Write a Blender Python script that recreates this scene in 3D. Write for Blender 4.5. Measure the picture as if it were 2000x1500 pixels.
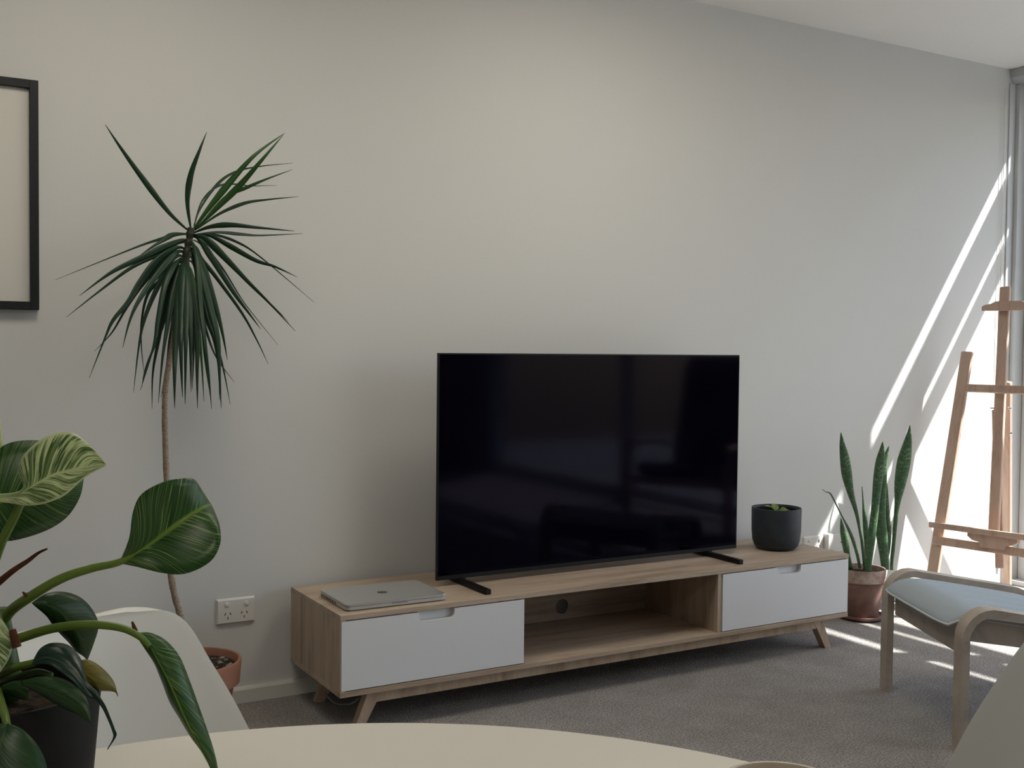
import bpy, bmesh, math, random
from mathutils import Vector, Matrix
random.seed(7)
S = bpy.context.scene
for o in list(bpy.data.objects): bpy.data.objects.remove(o)
COL = S.collection

# ------------------------------------------------------------------ camera
F, YAW, PITCH, ROLL, CD, CH = 2144.76, 0.52943, 0.033665, 0.010373, 3.30115, 1.09955
FW = Vector((math.sin(YAW)*math.cos(PITCH), math.cos(YAW)*math.cos(PITCH), -math.sin(PITCH)))
RT = Vector((math.cos(YAW), -math.sin(YAW), 0.0))
UP = RT.cross(FW)
CAM = Vector((0, -CD, CH))
cr = RT*math.cos(ROLL) + UP*math.sin(ROLL)
cu = -RT*math.sin(ROLL) + UP*math.cos(ROLL)
cd = bpy.data.cameras.new('camera'); cam = bpy.data.objects.new('camera', cd); COL.objects.link(cam)
cd.sensor_width = 36.0; cd.lens = F*36.0/2000.0; cd.clip_start = 0.02; cd.clip_end = 200
m = Matrix.Identity(4)
for i in range(3):
    m[i][0] = cr[i]; m[i][1] = cu[i]; m[i][2] = -FW[i]; m[i][3] = CAM[i]
cam.matrix_world = m
S.camera = cam

# ------------------------------------------------------------------ light
SUNDIR = Vector((-1.4, 1.0, -1.43*1.4)).normalized()        # direction the sunlight travels
w = bpy.data.worlds.new('world'); S.world = w; w.use_nodes = True
nt = w.node_tree; nt.nodes.clear()
sky = nt.nodes.new('ShaderNodeTexSky'); sky.sky_type = 'NISHITA'; sky.sun_disc = False
sky.sun_elevation = math.asin(-SUNDIR.z)
sky.sun_rotation = math.atan2(-SUNDIR.x, -SUNDIR.y)
sky.air_density = 1.0; sky.dust_density = 1.6; sky.ozone_density = 1.0
bg = nt.nodes.new('ShaderNodeBackground'); bg.inputs['Strength'].default_value = 0.115
wo = nt.nodes.new('ShaderNodeOutputWorld')
nt.links.new(sky.outputs[0], bg.inputs[0]); nt.links.new(bg.outputs[0], wo.inputs[0])
sl = bpy.data.lights.new('sun', 'SUN'); sl.energy = 6.0; sl.angle = math.radians(0.53); sl.color = (1.0, 0.955, 0.90)
so = bpy.data.objects.new('sun', sl); COL.objects.link(so)
so.rotation_euler = SUNDIR.to_track_quat('-Z', 'Y').to_euler(); so.location = (9, -6, 9)
pl = bpy.data.lights.new('window_portal', 'AREA'); pl.shape = 'RECTANGLE'; pl.size = 2.4; pl.size_y = 5.6
pl.cycles.is_portal = True
po = bpy.data.objects.new('window_portal', pl); COL.objects.link(po)
po.location = (4.80, -2.9, 1.2); po.rotation_euler = (0, math.pi/2, 0)

S.view_settings.view_transform = 'Standard'; S.view_settings.look = 'None'
S.view_settings.gamma = 1.0; S.view_settings.use_curve_mapping = False
S.view_settings.exposure = 1.8

# ------------------------------------------------------------------ helpers
def ray(px, py):
    X = (px-1000)/F; Y = -(py-750)/F
    x = math.cos(ROLL)*X - math.sin(ROLL)*Y; y = math.sin(ROLL)*X + math.cos(ROLL)*Y
    return FW + RT*x + UP*y
def onz(px, py, z): d = ray(px, py); return CAM + d*((z-CAM.z)/d.z)
def ony(px, py, y): d = ray(px, py); return CAM + d*((y-CAM.y)/d.y)
def onx(px, py, x): d = ray(px, py); return CAM + d*((x-CAM.x)/d.x)
def atd(px, py, t): return CAM + ray(px, py)*t

def link(name, me, mat=None, parent=None, smooth=False):
    if mat is not None:
        me.materials.append(mat)
    if smooth:
        for p in me.polygons: p.use_smooth = True
    o = bpy.data.objects.new(name, me); COL.objects.link(o)
    if parent is not None:
        o.parent = parent
        o.matrix_parent_inverse = root_matrix(parent).inverted()
    return o
def root_matrix(o):
    mt = Matrix.LocRotScale(o.location, o.rotation_euler, o.scale)
    if o.parent: return root_matrix(o.parent) @ o.matrix_parent_inverse @ mt
    return mt
def ob(name, bm, mat=None, parent=None, smooth=False, auto=None):
    bmesh.ops.recalc_face_normals(bm, faces=bm.faces)
    me = bpy.data.meshes.new(name); bm.to_mesh(me); bm.free()
    o = link(name, me, mat, parent, smooth)
    if auto is not None:
        me.shade_smooth() if hasattr(me, 'shade_smooth') else None
        me.set_sharp_from_angle(angle=math.radians(auto))
    return o
def thing(name, label, cat, loc=(0, 0, 0), rz=0, group=None):
    o = bpy.data.objects.new(name, None); COL.objects.link(o)
    o.empty_display_size = 0.1
    o.location = loc; o.rotation_euler = (0, 0, rz)
    return tag(o, label, cat, group)
def tag(o, label=None, cat=None, group=None, kind=None):
    if label: o['label'] = label
    if cat: o['category'] = cat
    if group: o['group'] = group
    if kind: o['kind'] = kind
    return o
def box(bm, x0, x1, y0, y1, z0, z1, bev=0.0, seg=2, mat=None):
    r = bmesh.ops.create_cube(bm, size=1.0)
    vs = r['verts']
    for v in vs:
        v.co = Vector(((x0+x1)/2 + v.co.x*(x1-x0), (y0+y1)/2 + v.co.y*(y1-y0), (z0+z1)/2 + v.co.z*(z1-z0)))
    if bev > 0:
        es = list({e for v in vs for e in v.link_edges})
        bmesh.ops.bevel(bm, geom=es, offset=bev, segments=seg, affect='EDGES', profile=0.5)
    return bm
def Bx(*a, **k): return box(bmesh.new(), *a, **k)
def prism(bm, poly, axis, a0, a1, bev=0.0):
    """extrude a 2D polygon; axis 'y': poly=(x,z); 'x': poly=(y,z); 'z': poly=(x,y)"""
    def mk(p, a):
        return {'y': (p[0], a, p[1]), 'x': (a, p[0], p[1]), 'z': (p[0], p[1], a)}[axis]
    A = [bm.verts.new(mk(p, a0)) for p in poly]; B = [bm.verts.new(mk(p, a1)) for p in poly]
    n = len(poly)
    fs = [bm.faces.new(A), bm.faces.new(B[::-1])]
    for i in range(n):
        fs.append(bm.faces.new((A[i], B[i], B[(i+1) % n], A[(i+1) % n])))
    if bev > 0:
        es = list({e for f in fs for e in f.edges})
        bmesh.ops.bevel(bm, geom=es, offset=bev, segments=2, affect='EDGES', profile=0.5)
    return bm
def bar(bm, p, q, wdt, thk, up=Vector((0, 0, 1)), bev=0.0, w2=None, t2=None):
    """rectangular bar from p to q; width along side, thickness along up"""
    p = Vector(p); q = Vector(q); d = (q-p).normalized()
    s = d.cross(up).normalized(); u = s.cross(d).normalized()
    w2 = w2 or wdt; t2 = t2 or thk
    vs = []
    for c, a, b in ((p, wdt, thk), (q, w2, t2)):
        for sx, sy in ((-1, -1), (1, -1), (1, 1), (-1, 1)):
            vs.append(bm.verts.new(c + s*sx*a/2 + u*sy*b/2))
    fs = [bm.faces.new(vs[0:4][::-1]), bm.faces.new(vs[4:8])]
    for i in range(4):
        j = (i+1) % 4
        fs.append(bm.faces.new((vs[i], vs[j], vs[4+j], vs[4+i])))
    if bev > 0:
        es = list({e for f in fs for e in f.edges})
        bmesh.ops.bevel(bm, geom=es, offset=bev, segments=2, affect='EDGES', profile=0.5)
    return bm
def spline(pts, n):
    """Catmull-Rom through a list of tuples (any dimension), n samples per span"""
    P = [Vector(p) if len(p) <= 4 else p for p in pts]
    out = []
    dim = len(pts[0])
    for i in range(len(pts)-1):
        p0 = pts[max(i-1, 0)]; p1 = pts[i]; p2 = pts[i+1]; p3 = pts[min(i+2, len(pts)-1)]
        for k in range(n):
            t = k/n
            out.append(tuple(0.5*((2*p1[d]) + (-p0[d]+p2[d])*t + (2*p0[d]-5*p1[d]+4*p2[d]-p3[d])*t*t +
                                  (-p0[d]+3*p1[d]-3*p2[d]+p3[d])*t**3) for d in range(dim)))
    out.append(tuple(pts[-1]))
    return out
def tube(bm, pts, rad, seg=10, cap=True):
    """pts: list of Vectors, rad: float or list"""
    n = len(pts); rings = []
    prev = None
    for i, p in enumerate(pts):
        p = Vector(p)
        d = (Vector(pts[min(i+1, n-1)]) - Vector(pts[max(i-1, 0)])).normalized()
        if prev is None:
            a = Vector((0, 0, 1)) if abs(d.z) < 0.9 else Vector((1, 0, 0))
            s = d.cross(a).normalized()
        else:
            s = (prev - d*prev.dot(d)).normalized()
        prev = s
        u = d.cross(s)
        r = rad[i] if isinstance(rad, (list, tuple)) else rad
        rings.append([bm.verts.new(p + (s*math.cos(2*math.pi*k/seg) + u*math.sin(2*math.pi*k/seg))*r) for k in range(seg)])
    for i in range(n-1):
        for k in range(seg):
            l = (k+1) % seg
            bm.faces.new((rings[i][k], rings[i][l], rings[i+1][l], rings[i+1][k]))
    if cap:
        bm.faces.new(rings[0][::-1]); bm.faces.new(rings[-1])
    return bm
def lathe(bm, prof, seg=48, c=(0, 0, 0)):
    """prof: (r,z) list; r=0 closes the end"""
    rings = []
    for r, z in prof:
        if r <= 1e-6: rings.append([bm.verts.new((c[0], c[1], c[2]+z))])
        else: rings.append([bm.verts.new((c[0]+r*math.cos(2*math.pi*k/seg), c[1]+r*math.sin(2*math.pi*k/seg), c[2]+z)) for k in range(seg)])
    for a, b in zip(rings[:-1], rings[1:]):
        for k in range(seg):
            l = (k+1) % seg
            if len(a) == 1 and len(b) == 1: continue
            if len(a) == 1: bm.faces.new((a[0], b[k], b[l]))
            elif len(b) == 1: bm.faces.new((a[k], a[l], b[0]))
            else: bm.faces.new((a[k], a[l], b[l], b[k]))
    return bm
def blade(bm, rows, thick=0.0):
    """grid of rows of points -> surface with uv (u across 0..1, v along 0..1)"""
    uv = bm.loops.layers.uv.verify()
    n = len(rows); mcol = len(rows[0])
    V = [[bm.verts.new(p) for p in r] for r in rows]
    for i in range(n-1):
        for j in range(mcol-1):
            f = bm.faces.new((V[i][j], V[i][j+1], V[i+1][j+1], V[i+1][j]))
            for lp, (a, b) in zip(f.loops, ((i, j), (i, j+1), (i+1, j+1), (i+1, j))):
                lp[uv].uv = (b/(mcol-1), a/(n-1))
            f.smooth = True
    return bm

# ------------------------------------------------------------------ materials
def mat(name, color=(0.8, 0.8, 0.8), rough=0.5, spec=0.5, metal=0.0):
    mt = bpy.data.materials.new(name); mt.use_nodes = True
    b = mt.node_tree.nodes['Principled BSDF']
    b.inputs['Base Color'].default_value = (*color, 1); b.inputs['Roughness'].default_value = rough
    b.inputs['Specular IOR Level'].default_value = spec; b.inputs['Metallic'].default_value = metal
    return mt
def N(mt, t, **kw):
    n = mt.node_tree.nodes.new(t)
    for k, v in kw.items():
        if k in n.inputs.keys(): n.inputs[k].default_value = v
        else: setattr(n, k, v)
    return n
def L(mt, a, b): mt.node_tree.links.new(a, b)
def bsdf(mt): return mt.node_tree.nodes['Principled BSDF']
def ramp(mt, fac, stops):
    r = N(mt, 'ShaderNodeValToRGB'); e = r.color_ramp.elements
    e[0].position = stops[0][0]; e[0].color = (*stops[0][1], 1)
    e[1].position = stops[-1][0]; e[1].color = (*stops[-1][1], 1)
    for p, c in stops[1:-1]:
        x = e.new(p); x.color = (*c, 1)
    L(mt, fac, r.inputs['Fac']); return r
def bump(mt, h, strength=0.2, dist=0.002):
    b = N(mt, 'ShaderNodeBump', Strength=strength, Distance=dist)
    L(mt, h, b.inputs['Height']); L(mt, b.outputs['Normal'], bsdf(mt).inputs['Normal'])
def noisy(name, c0, c1, scale=40, rough=0.6, spec=0.3, bmp=0.0, detail=4, stretch=(1, 1, 1), dist=0.002, p=(0.3, 0.7)):
    mt = mat(name, c0, rough, spec)
    tc = N(mt, 'ShaderNodeTexCoord'); mp = N(mt, 'ShaderNodeMapping'); mp.inputs['Scale'].default_value = stretch
    L(mt, tc.outputs['Object'], mp.inputs['Vector'])
    nz = N(mt, 'ShaderNodeTexNoise', Scale=scale, Detail=detail, Roughness=0.6)
    L(mt, mp.outputs['Vector'], nz.inputs['Vector'])
    r = ramp(mt, nz.outputs['Fac'], [(p[0], c0), (p[1], c1)])
    L(mt, r.outputs['Color'], bsdf(mt).inputs['Base Color'])
    if bmp: bump(mt, nz.outputs['Fac'], bmp, dist)
    return mt
def wood(name, c0, c1, c2, stretch, rough=0.5, spec=0.35):
    mt = mat(name, c0, rough, spec)
    tc = N(mt, 'ShaderNodeTexCoord'); mp = N(mt, 'ShaderNodeMapping'); mp.inputs['Scale'].default_value = stretch
    L(mt, tc.outputs['Object'], mp.inputs['Vector'])
    n1 = N(mt, 'ShaderNodeTexNoise', Scale=1.0, Detail=6.0, Roughness=0.65, Distortion=0.6)
    L(mt, mp.outputs['Vector'], n1.inputs['Vector'])
    n2 = N(mt, 'ShaderNodeTexNoise', Scale=5.0, Detail=3.0, Roughness=0.7)
    L(mt, mp.outputs['Vector'], n2.inputs['Vector'])
    mx = N(mt, 'ShaderNodeMath', operation='MULTIPLY_ADD'); mx.inputs[1].default_value = 0.35
    L(mt, n2.outputs['Fac'], mx.inputs[0]); L(mt, n1.outputs['Fac'], mx.inputs[2])
    r = ramp(mt, mx.outputs[0], [(0.45, c0), (0.66, c1), (0.9, c2)])
    L(mt, r.outputs['Color'], bsdf(mt).inputs['Base Color'])
    bump(mt, n2.outputs['Fac'], 0.08, 0.001)
    return mt

FILL_LAMP = 2.3  # emission strength of the added fill lamps
M = {}
M['wall'] = noisy('wall_paint', (0.645, 0.65, 0.645), (0.665, 0.67, 0.665), 220, 0.85, 0.2, 0.12, 3, dist=0.0006)
M['wall_dim'] = noisy('wall_paint_darkened', (0.26, 0.26, 0.27), (0.28, 0.28, 0.29), 200, 0.85, 0.2, 0.1, 3, dist=0.0006)  # unseen walls darkened so they bounce less light into the room
M['ceiling'] = noisy('ceiling_paint', (0.86, 0.85, 0.825), (0.88, 0.87, 0.845), 180, 0.9, 0.1, 0.05, 2, dist=0.0005)
M['trim'] = mat('trim_paint', (0.66, 0.655, 0.62), 0.45)
def carpet():
    mt = mat('carpet', (0.3, 0.27, 0.25), 0.95, 0.05)
    tc = N(mt, 'ShaderNodeTexCoord')
    n1 = N(mt, 'ShaderNodeTexNoise', Scale=170.0, Detail=3.0, Roughness=0.7)
    n2 = N(mt, 'ShaderNodeTexNoise', Scale=7.0, Detail=3.0, Roughness=0.6)
    vo = N(mt, 'ShaderNodeTexVoronoi', Scale=260.0)
    for n in (n1, n2, vo): L(mt, tc.outputs['Object'], n.inputs['Vector'])
    r1 = ramp(mt, n1.outputs['Fac'], [(0.32, (0.16, 0.15, 0.145)), (0.5, (0.325, 0.305, 0.292)), (0.68, (0.54, 0.51, 0.485))])
    r2 = ramp(mt, n2.outputs['Fac'], [(0.3, (0.86, 0.86, 0.86)), (0.7, (1.08, 1.08, 1.08))])
    mx = N(mt, 'ShaderNodeMix', data_type='RGBA', blend_type='MULTIPLY'); mx.inputs[0].default_value = 1.0
    L(mt, r1.outputs['Color'], mx.inputs[6]); L(mt, r2.outputs['Color'], mx.inputs[7])
    L(mt, mx.outputs[2], bsdf(mt).inputs['Base Color'])
    ad = N(mt, 'ShaderNodeMath', operation='ADD'); L(mt, n1.outputs['Fac'], ad.inputs[0]); L(mt, vo.outputs['Distance'], ad.inputs[1])
    bump(mt, ad.outputs[0], 0.7, 0.006)
    return mt
M['carpet'] = carpet()
OAK = ((0.27, 0.20, 0.145), (0.42, 0.325, 0.245), (0.53, 0.43, 0.335))
M['oak_x'] = wood('oak_laminate_along', *OAK, (1.6, 16, 26))
M['oak_z'] = wood('oak_laminate_upright', *OAK, (22, 22, 1.6))
M['oak_leg'] = wood('oak_leg', (0.33, 0.23, 0.16), (0.47, 0.35, 0.255), (0.55, 0.43, 0.32), (18, 20, 3))
M['drawer'] = mat('white_lacquer', (0.71, 0.72, 0.75), 0.45, 0.4)
M['black_plastic'] = noisy('black_plastic', (0.005, 0.005, 0.007), (0.008, 0.008, 0.010), 300, 0.5, 0.25, 0.03)
M['screen'] = mat('tv_screen', (0.0010, 0.0010, 0.0040), 0.07, 0.10)
bsdf(M['screen']).inputs['Specular Tint'].default_value = (0.72, 0.68, 1.0, 1)
M['frame_black'] = noisy('black_frame', (0.010, 0.012, 0.016), (0.016, 0.018, 0.022), 120, 0.5, 0.3)
M['mat_board'] = mat('mat_board', (0.69, 0.68, 0.645), 0.8, 0.1)
M['white_plastic'] = mat('white_plastic', (0.74, 0.73, 0.70), 0.35, 0.5)
M['dark_hole'] = mat('socket_slot', (0.02, 0.018, 0.016), 0.8, 0.1)
M['laptop'] = noisy('laptop_aluminium', (0.50, 0.51, 0.505), (0.54, 0.55, 0.545), 400, 0.36, 0.5, 0.02)
bsdf(M['laptop']).inputs['Metallic'].default_value = 0.6
M['laptop_dark'] = mat('laptop_port', (0.02, 0.02, 0.022), 0.5)
M['chrome'] = mat('chrome', (0.75, 0.76, 0.78), 0.12, 0.5, 1.0)
M['charcoal'] = noisy('charcoal_glaze', (0.020, 0.026, 0.034), (0.032, 0.040, 0.050), 30, 0.55, 0.35)
M['pot_black'] = noisy('black_pot', (0.006, 0.006, 0.007), (0.011, 0.0105, 0.011), 60, 0.6, 0.15)
M['soil'] = noisy('soil', (0.012, 0.009, 0.007), (0.10, 0.075, 0.055), 90, 0.95, 0.1, 0.9, 5, dist=0.02)
M['pebble'] = noisy('pebble', (0.10, 0.095, 0.085), (0.36, 0.34, 0.31), 60, 0.8, 0.2)
M['terracotta'] = noisy('terracotta', (0.28, 0.13, 0.09), (0.37, 0.185, 0.135), 14, 0.8, 0.2, 0.1)
def old_terracotta():
    mt = noisy('weathered_terracotta', (0.15, 0.085, 0.07), (0.29, 0.18, 0.155), 11, 0.85, 0.15, 0.2, 6)
    return mt
M['old_terracotta'] = old_terracotta()
M['lime'] = noisy('lime_crust', (0.20, 0.125, 0.105), (0.50, 0.41, 0.36), 26, 0.9, 0.1, 0.3, 6)
M['bark'] = noisy('trunk_bark', (0.20, 0.15, 0.115), (0.42, 0.34, 0.27), 120, 0.85, 0.15, 0.5, 3, (1, 1, 2.2))
M['shell'] = mat('white_shell', (0.82, 0.815, 0.78), 0.32, 0.5)
M['shell_grey'] = mat('pale_grey_shell', (0.56, 0.57, 0.565), 0.38, 0.4)  # greyer version of the shell material for the right-hand chair
M['table'] = mat('white_tabletop', (0.75, 0.725, 0.655), 0.4, 0.4)
M['metal_black'] = mat('black_metal', (0.02, 0.02, 0.02), 0.4, 0.4)
M['beech'] = wood('beech', (0.42, 0.27, 0.165), (0.56, 0.385, 0.255), (0.63, 0.45, 0.31), (20, 20, 2.2))
M['easel'] = wood('easel_beech', (0.38, 0.26, 0.20), (0.50, 0.355, 0.28), (0.57, 0.42, 0.34), (16, 16, 2.0))
M['birch'] = wood('birch_laminate', (0.34, 0.29, 0.245), (0.43, 0.375, 0.32), (0.50, 0.44, 0.38), (9, 9, 9))
def fabric(name, c0, c1, wr=0.0):
    mt = mat(name, c0, 0.92, 0.1)
    tc = N(mt, 'ShaderNodeTexCoord')
    n1 = N(mt, 'ShaderNodeTexNoise', Scale=420.0, Detail=2.0)
    L(mt, tc.outputs['Object'], n1.inputs['Vector'])
    r = ramp(mt, n1.outputs['Fac'], [(0.3, c0), (0.7, c1)]); L(mt, r.outputs['Color'], bsdf(mt).inputs['Base Color'])
    bump(mt, n1.outputs['Fac'], 0.25, 0.001)
    return mt
M['cushion'] = fabric('cushion_fabric', (0.36, 0.42, 0.48), (0.43, 0.49, 0.55))
M['piping'] = fabric('piping_fabric', (0.52, 0.57, 0.61), (0.60, 0.65, 0.68))
M['dark_fabric'] = fabric('armchair_fabric', (0.035, 0.045, 0.05), (0.055, 0.065, 0.07))
M['aluminium'] = mat('window_aluminium', (0.55, 0.57, 0.58), 0.45, 0.4)
M['blind'] = mat('blind_cassette', (0.50, 0.52, 0.53), 0.5, 0.3)
M['concrete'] = noisy('balcony_tiles', (0.25, 0.255, 0.26), (0.31, 0.315, 0.32), 8, 0.9, 0.1, 0.2)
M['paintwhite'] = mat('balcony_paint', (0.6, 0.6, 0.58), 0.7, 0.2)
M['ceramic'] = noisy('beige_ceramic', (0.50, 0.44, 0.36), (0.56, 0.50, 0.42), 40, 0.35, 0.5)
M['coffee'] = mat('coffee', (0.12, 0.065, 0.035), 0.1, 0.5)
M['cable'] = mat('grey_cable', (0.25, 0.25, 0.24), 0.5)
M['door'] = mat('door_paint', (0.42, 0.41, 0.39), 0.5)
def glass():
    mt = bpy.data.materials.new('window_glass'); mt.use_nodes = True
    n = mt.node_tree; n.nodes.clear()
    out = n.nodes.new('ShaderNodeOutputMaterial'); mix = n.nodes.new('ShaderNodeMixShader')
    tr = n.nodes.new('ShaderNodeBsdfTransparent'); tr.inputs['Color'].default_value = (0.93, 0.95, 0.95, 1)
    gl = n.nodes.new('ShaderNodeBsdfGlossy'); gl.inputs['Roughness'].default_value = 0.0
    fr = n.nodes.new('ShaderNodeFresnel'); fr.inputs['IOR'].default_value = 1.45
    ge = n.nodes.new('ShaderNodeNewGeometry'); mr = n.nodes.new('ShaderNodeMapRange')     # same reflectance from both sides of the pane
    mr.inputs['To Min'].default_value = 1.45; mr.inputs['To Max'].default_value = 1/1.45
    n.links.new(ge.outputs['Backfacing'], mr.inputs['Value']); n.links.new(mr.outputs[0], fr.inputs['IOR'])
    n.links.new(fr.outputs[0], mix.inputs[0]); n.links.new(tr.outputs[0], mix.inputs[1])
    n.links.new(gl.outputs[0], mix.inputs[2]); n.links.new(mix.outputs[0], out.inputs[0])
    return mt
M['glass'] = glass()
M['fill_glow'] = mat('fill_lamp_diffuser', (0.8, 0.8, 0.78), 0.6)  # glowing cover of the added fill lamps
bsdf(M['fill_glow']).inputs['Emission Color'].default_value = (1.0, 0.915, 0.765, 1)
bsdf(M['fill_glow']).inputs['Emission Strength'].default_value = FILL_LAMP

def leaf_mat(name, dark, mid, stripe=None, amount=0.0, n=26.0, slant=7.0, rough=0.38, rib=None, edge=None, trans=0.25, line=0.0):
    """leaf with side veins / stripes laid out on the leaf's own uv"""
    mt = mat(name, dark, rough, 0.4)
    uvn = N(mt, 'ShaderNodeUVMap'); sp = N(mt, 'ShaderNodeSeparateXYZ'); L(mt, uvn.outputs['UV'], sp.inputs[0])
    def math_(op, a, b=None):
        x = N(mt, 'ShaderNodeMath', operation=op)
        for i, v in enumerate((a, b)):
            if v is None: continue
            if isinstance(v, (int, float)): x.inputs[i].default_value = v
            else: L(mt, v, x.inputs[i])
        return x.outputs[0]
    au = math_('ABSOLUTE', math_('SUBTRACT', sp.outputs[0], 0.5))          # 0 at the midrib, .5 at the edge
    curve = math_('POWER', math_('MULTIPLY', au, 2.0), 0.8)
    along = math_('SUBTRACT', math_('MULTIPLY', sp.outputs[1], n), math_('MULTIPLY', curve, slant))
    side = math_('MULTIPLY', math_('GREATER_THAN', sp.outputs[0], 0.5), 17.3)
    comb = N(mt, 'ShaderNodeCombineXYZ'); L(mt, along, comb.inputs[0]); L(mt, math_('MULTIPLY', au, 2.2), comb.inputs[1]); L(mt, side, comb.inputs[2])
    nz = N(mt, 'ShaderNodeTexNoise', Scale=1.0, Detail=2.5, Roughness=0.6); L(mt, comb.outputs[0], nz.inputs['Vector'])
    base = ramp(mt, nz.outputs['Fac'], [(0.3, dark), (0.65, mid)])
    col = base.outputs['Color']
    def mixc(f, a, b):
        x = N(mt, 'ShaderNodeMix', data_type='RGBA')
        L(mt, f, x.inputs[0]); L(mt, a, x.inputs[6])
        if isinstance(b, tuple): x.inputs[7].default_value = (*b, 1)
        else: L(mt, b, x.inputs[7])
        return x.outputs[2]
    if stripe:
        comb2 = N(mt, 'ShaderNodeCombineXYZ'); L(mt, along, comb2.inputs[0]); L(mt, math_('MULTIPLY', au, 1.3), comb2.inputs[1]); L(mt, math_('ADD', side, 5.1), comb2.inputs[2])
        nz2 = N(mt, 'ShaderNodeTexNoise', Scale=0.9, Detail=3.0, Roughness=0.75); L(mt, comb2.outputs[0], nz2.inputs['Vector'])
        t = 0.70 - amount*0.34
        fr = ramp(mt, nz2.outputs['Fac'], [(t, (0, 0, 0)), (t+0.05, (1, 1, 1))])
        comb3 = N(mt, 'ShaderNodeCombineXYZ'); L(mt, math_('MULTIPLY', along, 1.35), comb3.inputs[0]); L(mt, math_('MULTIPLY', au, 0.45), comb3.inputs[1]); L(mt, math_('ADD', side, 2.7), comb3.inputs[2])
        nz3 = N(mt, 'ShaderNodeTexNoise', Scale=0.8, Detail=1.0, Roughness=0.5); L(mt, comb3.outputs[0], nz3.inputs['Vector'])
        ln = math_('ABSOLUTE', math_('SUBTRACT', nz3.outputs['Fac'], 0.5))
        lr = ramp(mt, ln, [(0.003+0.012*amount, (1, 1, 1)), (0.012+0.05*amount, (0, 0, 0))])
        mxx = math_('MAXIMUM', math_('MULTIPLY', lr.outputs['Color'], line), fr.outputs['Color'])
        col = mixc(mxx, col, stripe)
    if rib:
        rr = ramp(mt, au, [(0.012, (1, 1, 1)), (0.035, (0, 0, 0))])
        col = mixc(rr.outputs['Color'], col, rib)
    if edge:
        er = ramp(mt, au, [(0.45, (0, 0, 0)), (0.485, (1, 1, 1))])
        col = mixc(er.outputs['Color'], col, edge)
    L(mt, col, bsdf(mt).inputs['Base Color'])
    if trans:
        out = mt.node_tree.nodes['Material Output']
        td = N(mt, 'ShaderNodeBsdfTranslucent'); L(mt, col, td.inputs['Color'])
        ms = N(mt, 'ShaderNodeMixShader'); ms.inputs[0].default_value = trans
        L(mt, bsdf(mt).outputs[0], ms.inputs[1]); L(mt, td.outputs[0], ms.inputs[2]); L(mt, ms.outputs[0], out.inputs['Surface'])
    bump(mt, nz.outputs['Fac'], 0.25, 0.001)
    return mt
M['birkin'] = leaf_mat('striped_leaf', (0.016, 0.062, 0.014), (0.040, 0.120, 0.028), (0.34, 0.48, 0.15), 0.10, 30, 8, 0.38, (0.20, 0.32, 0.06), None, 0.3, 0.9)
M['birkin_pale'] = leaf_mat('pale_striped_leaf', (0.05, 0.13, 0.035), (0.16, 0.27, 0.08), (0.72, 0.80, 0.48), 0.66, 30, 9, 0.38, (0.68, 0.76, 0.44), (0.70, 0.78, 0.48), 0.4, 0.8)
M['birkin_dark'] = leaf_mat('dark_leaf', (0.009, 0.038, 0.011), (0.022, 0.072, 0.020), (0.10, 0.19, 0.05), 0.05, 26, 8, 0.4, (0.05, 0.11, 0.03), None, 0.25, 0.5)
M['birkin_grey'] = leaf_mat('dark_grey_leaf', (0.010, 0.030, 0.022), (0.022, 0.056, 0.04), None, 0, 24, 8, 0.3, (0.09, 0.15, 0.09))
M['birkin_yellow'] = leaf_mat('yellowing_leaf', (0.13, 0.12, 0.014), (0.24, 0.19, 0.025), None, 0, 12, 5, 0.4, (0.2, 0.22, 0.05))
M['petiole'] = noisy('green_petiole', (0.085, 0.15, 0.02), (0.14, 0.21, 0.035), 30, 0.4, 0.4)
M['petiole_dark'] = noisy('dark_petiole', (0.03, 0.075, 0.015), (0.055, 0.11, 0.022), 30, 0.4, 0.4)
M['dry'] = noisy('dry_sheath', (0.06, 0.022, 0.012), (0.14, 0.05, 0.025), 60, 0.8, 0.2)
M['drac'] = leaf_mat('dracaena_leaf', (0.008, 0.032, 0.016), (0.020, 0.062, 0.030), None, 0, 3, 0, 0.42, None, (0.03, 0.035, 0.02), 0.15)
M['drac_light'] = leaf_mat('young_dracaena_leaf', (0.020, 0.075, 0.020), (0.05, 0.14, 0.035), None, 0, 3, 0, 0.42, (0.09, 0.18, 0.05), None, 0.2)
def snake_mat():
    mt = leaf_mat('snake_leaf', (0.05, 0.12, 0.07), (0.12, 0.22, 0.12), (0.22, 0.33, 0.19), 0.40, 60, 0.8, 0.4, None, (0.22, 0.32, 0.12), 0.3)
    return mt
M['snake'] = snake_mat()
M['succulent'] = leaf_mat('succulent_leaf', (0.14, 0.23, 0.05), (0.26, 0.36, 0.10), None, 0, 6, 2, 0.45, (0.3, 0.4, 0.15), None, 0.25)

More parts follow.
